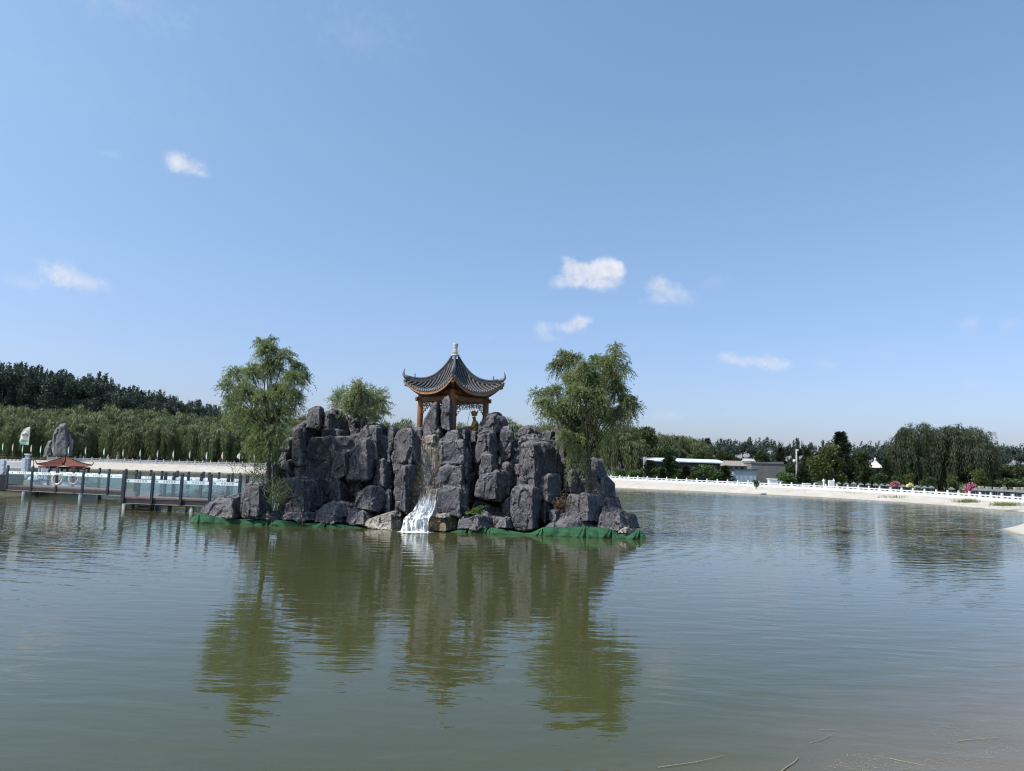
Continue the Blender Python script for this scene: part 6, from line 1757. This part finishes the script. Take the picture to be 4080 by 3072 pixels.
def pole():
    D = 111; b = P(3178, 1925, D); t = P(3173, 1790, D); gz = ground_z(b.x, D); root = empty('utility_pole', (t.x, D, gz)); tag(root, 'pale concrete utility pole with two small fittings, standing alone beyond the fence', 'pole')
    H = t.z - gz; mb = MB(); mb.tube([(0, 0, -.2), (0, 0, H)], [.16, .11], 10); mb.build('shaft', simple('pole_concrete', (.42, .40, .37), None, 2, .8, .1), root, True)
    mb = MB(); mb.box((.12, 0, H - .15), (.32, .25, .3), 0, .03); mb.build('lamp_head', M_stone_w, root)
    mb = MB(); mb.lathe([(.0, -.25), (.16, -.2), (.22, 0), (.16, .2), (0, .25)], (-.35, 0, H - 1.75), 10); mb.beam((-.3, 0, H - 1.7), (0, 0, H - 1.6), .06, .06); mb.build('floodlight', M_stone_w, root, True)
pole()
def tent_roof():
    D = 142; root = empty('white_roof_pavilion', (0, 0, 0)); c = P(3488, 1866, D); root.location = (c.x, D, ground_z(c.x, D)); tag(root, 'cream white curved pavilion roof peeking out of the dark trees', 'pavilion')
    zb = c.z - root.location.z; H = zat(3479, 1832, D) - c.z; W = 62 * D / F / 2 * 1.05; mb = MB(); n = 10; V = []
    for j in range(n + 1):
        t = j / n
        for k in range(4):
            a = math.radians(45 + 90 * k); r = W * 1.35 * t; V.append((r * math.cos(a), r * math.sin(a), zb + H * (1 - t) ** 1.5 + .12 * t ** 4))
    mb.add(V, [(j * 4 + k, j * 4 + (k + 1) % 4, (j + 1) * 4 + (k + 1) % 4, (j + 1) * 4 + k) for j in range(n) for k in range(4)]); mb.build('roof', simple('cream_roof', (.82, .74, .66), None, 2, .6, .1), root)
    f = MB(); f.lathe([(.25, 0), (.12, .15), (.2, .3), (.1, .5), (0, .55)], (0, 0, zb + H - .1), 10); f.build('finial', M_stone_w, root)
    p = MB()
    for k in range(4): a = math.radians(45 + 90 * k); p.box((W * .8 * math.cos(a), W * .8 * math.sin(a), zb / 2), (.3, .3, zb))
    p.build('posts', M_wall_d, root)
tent_roof()
# ---- graves
M_grave = simple('black_granite', (.050, .058, .062), (.030, .035, .038), 6, .35, 0)
M_grave_g = simple('grey_granite', (.30, .32, .32), (.22, .24, .24), 6, .5, 0)
M_cap_lit = simple('lit_grave_cap', (.25, .28, .29), (.18, .20, .21), 6, .3, 0)  # grey highlight of the lit black granite caps, put into the colour
def fence_D(px):
    best = min(RFP, key=lambda p: abs((2040 + F * p.x / p.y) - px)); return best
def grave_proto(mat):
    a = MB(); a.box((0, 0, .08), (1.05, .6, .16), 0, .02); o1 = a.build('base', M_grave_g, None)
    b = MB(); b.box((0, .05, .62), (.56, .12, .92), 0, .01); o2 = b.build('slab', mat, None)
    c = MB()
    for s in (-1, 1): c.box((s * .38, -.02, .60), (.13, .16, .88), 0, .01)
    o3 = c.build('side_pillars', mat, None)
    d = MB(); pr = [(-.56, 1.04), (.56, 1.04), (.56, 1.12), (.12, 1.36), (0, 1.40), (-.12, 1.36), (-.56, 1.12)]
    d.prism(pr, lambda u, v: Vector((u, -.26, v)), lambda u, v: Vector((u, .24, v))); o4 = d.build('gabled_cap', M_cap_lit if mat is M_grave else mat, None)
    e = MB(); e.box((0, -.018, .66), (.12, .02, .6)); o5 = e.build('inscription_panel', M_grave_g, None)
    ms = [(o.name.split('.')[0], o.data) for o in (o1, o2, o3, o4, o5)]
    for o in (o1, o2, o3, o4, o5): bpy.data.objects.remove(o)
    return ms
GR = {0: grave_proto(M_grave), 1: grave_proto(M_grave_g)}
Z7 = frame(2.257, 3100, 1600)
gx = [(340, 722, 0), (545, 722, 0), (615, 725, 0), (680, 722, 1), (745, 729, 0), (810, 730, 0), (877, 733, 0), (933, 736, 0), (990, 738, 0), (1055, 742, 0), (1122, 745, 0), (1190, 748, 0), (1250, 750, 0), (1318, 755, 0), (1378, 755, 0), (1560, 768, 0),
      (1690, 770, 0), (1775, 772, 0), (1822, 775, 0), (1862, 777, 0), (1905, 778, 0), (1952, 780, 0), (2000, 780, 0), (2047, 784, 0), (2090, 784, 0), (2145, 788, 0), (2190, 788, 0)]
spots = {}
for i, (zx, zy, k) in enumerate(gx):
    px, py = Z7([(zx, zy)])[0]; f = fence_D(px); D = f.y + 2.2; t = P(px, py, D); gz = ground_z(t.x, D)
    s = (t.z - gz) / 1.40
    s = max(.7, min(2.2, s))
    lb = {3: 'pale grey gabled gravestone, third one past the white monument', 9: 'black gabled gravestone framed by a pink wreath', 11: 'black gabled gravestone with a cream and green wreath', 0: 'black gabled gravestone standing alone before the white monument', 15: 'black gabled gravestone alone in the gap between the two rows'}.get(i)
    lb = lb or ('black gabled gravestone in the sparser row right of the white monument' if i < 15 else 'black gabled gravestone in the tight row past the large pink wreath')
    root = empty('gravestone', (t.x, D, gz), math.radians(-32 if i > 15 else -22)); root.scale = (.60, .60, s)
    tag(root, lb, 'gravestone', 'black gabled gravestones beyond the white balustrade' if k == 0 and i not in (0, 9, 11, 15) else None)
    for nm, me in GR[k]: link(bpy.data.objects.new(nm, me), root)
    spots[i] = (t, D)
def wreath(px, py, D, R, mat, label, n=520, a0=0, a1=2 * math.pi, r=.16):
    rng = np.random.default_rng(int(px)); a = rng.uniform(a0, a1, n); c = P(px, py, D)
    rr = R + rng.normal(size=n) * r * .40; b = np.stack([c.x + rr * np.cos(a), c.y + rng.normal(size=n) * r * .4, c.z + rr * np.sin(a)], axis=1)
    me = quad_mesh('wreath', leaf_quads(b, rng.normal(size=(n, 3)), .16, .14, rng), mat, rng.uniform(0, 1, n)); o = link(bpy.data.objects.new('wreath', me)); tag(o, label, 'wreath')
M_pink = mat_leaf('pink_petals', (.36, .07, .14), (.56, .20, .30), None, .1); M_cream = mat_leaf('cream_petals', (.45, .50, .28), (.80, .72, .48), None, .1)
wreath(3567, 1936, spots[9][1] - .4, .46, M_pink, 'pink flower wreath arched over a black gravestone', 420, -.2, math.pi + .2, .12)
wreath(3627, 1944, spots[11][1] - .5, .40, M_cream, 'cream and green flower wreath round a black gravestone', 300, -.4, math.pi * .9, .12)
wreath(3870, 1952, fence_D(3870).y + 1.6, .42, M_pink, 'large bright pink flower wreath between the two rows of graves', 700, 0, 6.28, .42)
M_white2 = simple('white_marble', (.84, .84, .82), (.78, .78, .76), 2, .5, 0)
def monument():
    f = fence_D(3310); D = f.y + 2.4; c = P(3300, 1950, D); gz = ground_z(c.x, D); root = empty('white_monument', (c.x, D, gz)); tag(root, 'white marble monument slab between two slim columns', 'monument')
    zt = zat(3308, 1914, D) - gz; x = P(3309, 1930, D).x - c.x; mb = MB(); mb.box((x, 0, zt / 2), (.62, .2, zt), 0, .02); mb.build('slab', M_white2, root)
    for px in (3282, 3322):
        x = P(px, 1930, D).x - c.x; h = zat(px, 1912, D) - gz; mb = MB(); mb.lathe([(.12, 0), (.10, h - .25), (.17, h - .22), (.17, h - .12), (.08, h), (.10, h + .1), (0, h + .16)], (x, 0, 0), 10); mb.build('column', M_white2, root)
monument()
def small_blocks():
    for px, y, w, h, m, lb in [(3214, 1928, .9, .1, M_white2, 'low white stone seat at the first fence posts of the graveyard'), (3076, 1912, 1.1, .2, M_white2, 'white ribbed planter in front of the grey building'), (3104, 1918, .7, .1, M_blue, 'small pale blue box beside the white planter')]:
        f = fence_D(px); D = f.y + 4; c = P(px, y, D); gz = ground_z(c.x, D); mb = MB(); H = c.z - gz + h
        mb.box((0, 0, H / 2 - .1), (w, w * .7, H), 0, .05); mb.box((0, 0, H - .1), (w * 1.2, w * .9, .14), 0, .04); o = mb.build('stone_block', m, None); o.location = (c.x, D, gz); tag(o, lb, 'stone block')
small_blocks()
def pale_rows():
    # low pale second rows of graves far behind
    for px0, px1, y, D, lb in [(3908, 4030, 1932, 96, 'long pale stone row of graves far behind the black ones'), (4050, 4140, 1936, 92, 'second pale stone row of graves near the last shrubs')]:
        a, b = P(px0, y + 5, D), P(px1, y + 8, D); gz = ground_z(a.x, D); mb = MB(); n = max(3, int((b.x - a.x) / .8))
        for i in range(n):
            p = a.lerp(b, i / n); h = p.z - gz + rs_.uniform(-.08, .05); mb.box((p.x, D, gz + h / 2), (.6, .4, h), 0, .03)
        mb.box(((a.x + b.x) / 2, D + .3, gz + .2), (b.x - a.x, .5, .5)); o = mb.build('grave_row', M_beige, None); tag(o, lb, 'grave row')
pale_rows()
# small pale figures under the willows
for i, (zx, zy, h, lb) in enumerate([(715, 850, 1.8, 'pale stone statue under the willows right of the standing stone'), (957, 895, 1.6, 'white stone drum under the willows behind the balustrade'), (1045, 880, 2.2, 'pale stone pair of posts in the shade of the willows'), (1325, 905, 1.7, 'round pale stone lantern under the willows')]):
    px, py = Z1([(zx, zy)])[0]; c = P(px, py, 163); gz = ground_z(c.x, 163); mb = MB(); k = h / 1.7
    mb.lathe([(.42 * k, 0), (.40 * k, .3 * k), (.25 * k, .4 * k), (.30 * k, .9 * k), (.34 * k, 1.2 * k), (.16 * k, 1.3 * k), (.22 * k, 1.5 * k), (.12 * k, 1.75 * k), (0, 1.8 * k)], (0, 0, 0), 12)
    o = mb.build('garden_stone', M_beige, None, True); o.location = (c.x, 163, gz); tag(o, lb, 'garden stone')

# ------------------------------------------------------------------ bank plants and floating debris
tufts('bank_grass', [(3817, 3895, 2003, 71.0, 700), (3958, 4060, 2016, 66.8, 900), (3500, 3610, 1985, 83, 200), (3340, 3440, 1968, 92, 60), (2850, 2915, 1936, 111, 60)], 'grass tufts growing at the foot of the white balustrade', 5, .55)
tree_to(BU[0], 3012, 1951, 101.0, 2.6, 'small dark shrub growing at the waterline of the far concrete bank', cat='shrub')
_b = bpy.context.scene.objects[-1] if False else None
M_straw = simple('bleached_straw', (.38, .35, .26), (.28, .25, .18), 6, .8, 0)
ZB = frame(1.3167, 2400, 2600)
def stem(pts, r, label):
    w = [PZ(*ZB([p])[0], .006) for p in pts]; mb = MB(); mb.tube([v + Vector((0, 0, .002 * i)) for i, v in enumerate(w)], [r * .75 * (1 - .5 * i / (len(w) - 1)) for i in range(len(w))], 5)
    o = mb.build('floating_stem', M_straw, None); tag(o, label, 'plant stem')
stem([(293, 602), (400, 588), (490, 576), (560, 562), (640, 543)], .0045, 'long straight straw stem floating near the bottom of the lake view')
stem([(936, 625), (975, 596), (1005, 578), (1027, 555)], .007, 'short thick green-grey stalk floating with a forked tip')
stem([(1090, 474), (1150, 458), (1203, 432)], .0035, 'curved thin straw floating below the horizontal one')
stem([(1143, 405), (1200, 406), (1247, 411)], .003, 'thin straw floating almost level')
stem([(1862, 464), (1960, 455), (2080, 447)], .0045, 'long straw among the scum near the shallows')
stem([(1510, 556), (1580, 572), (1680, 592)], .004, 'slanting straw inside the scum patch')
stem([(2060, 70), (2130, 69), (2210, 65)], .004, 'single faint straw far out on the water')
def scum():
    rng = np.random.default_rng(12); B = []; Dd = []; L = []
    cen = [(1230, 585, 60, 18), (1420, 550, 60, 14), (1900, 490, 110, 40), (1800, 400, 90, 20), (2000, 380, 120, 40), (1980, 520, 120, 40), (2130, 470, 70, 60), (1600, 580, 90, 20), (1400, 605, 90, 12), (1850, 590, 160, 30), (1650, 610, 200, 10)]
    for k in range(520):
        c = cen[rng.integers(len(cen))]; x = c[0] + rng.normal() * c[2]; y = c[1] + rng.normal() * c[3]
        p = PZ(*ZB([(x, y)])[0], .004); B.append(p[:]); a = rng.normal() * .7; Dd.append((math.cos(a), math.sin(a), 0)); L.append(rng.uniform(.012, .06) * (2.2 if rng.random() < .08 else 1))
    B = np.array(B); Dd = np.array(Dd); L = np.array(L)[:, None]; S = np.stack([-Dd[:, 1], Dd[:, 0], np.zeros(len(B))], 1) * rng.uniform(.0007, .0020, len(B))[:, None]
    Q4 = np.stack([B - S, B + Dd * L - S * .4, B + Dd * L + S * .4, B + S], axis=1); me = quad_mesh('floating_straw_scum', Q4, M_straw, None); o = link(bpy.data.objects.new('floating_straw_scum', me)); tag(o, 'bleached straw bits and scum floating in the shallows', None, None, 'stuff')
scum()
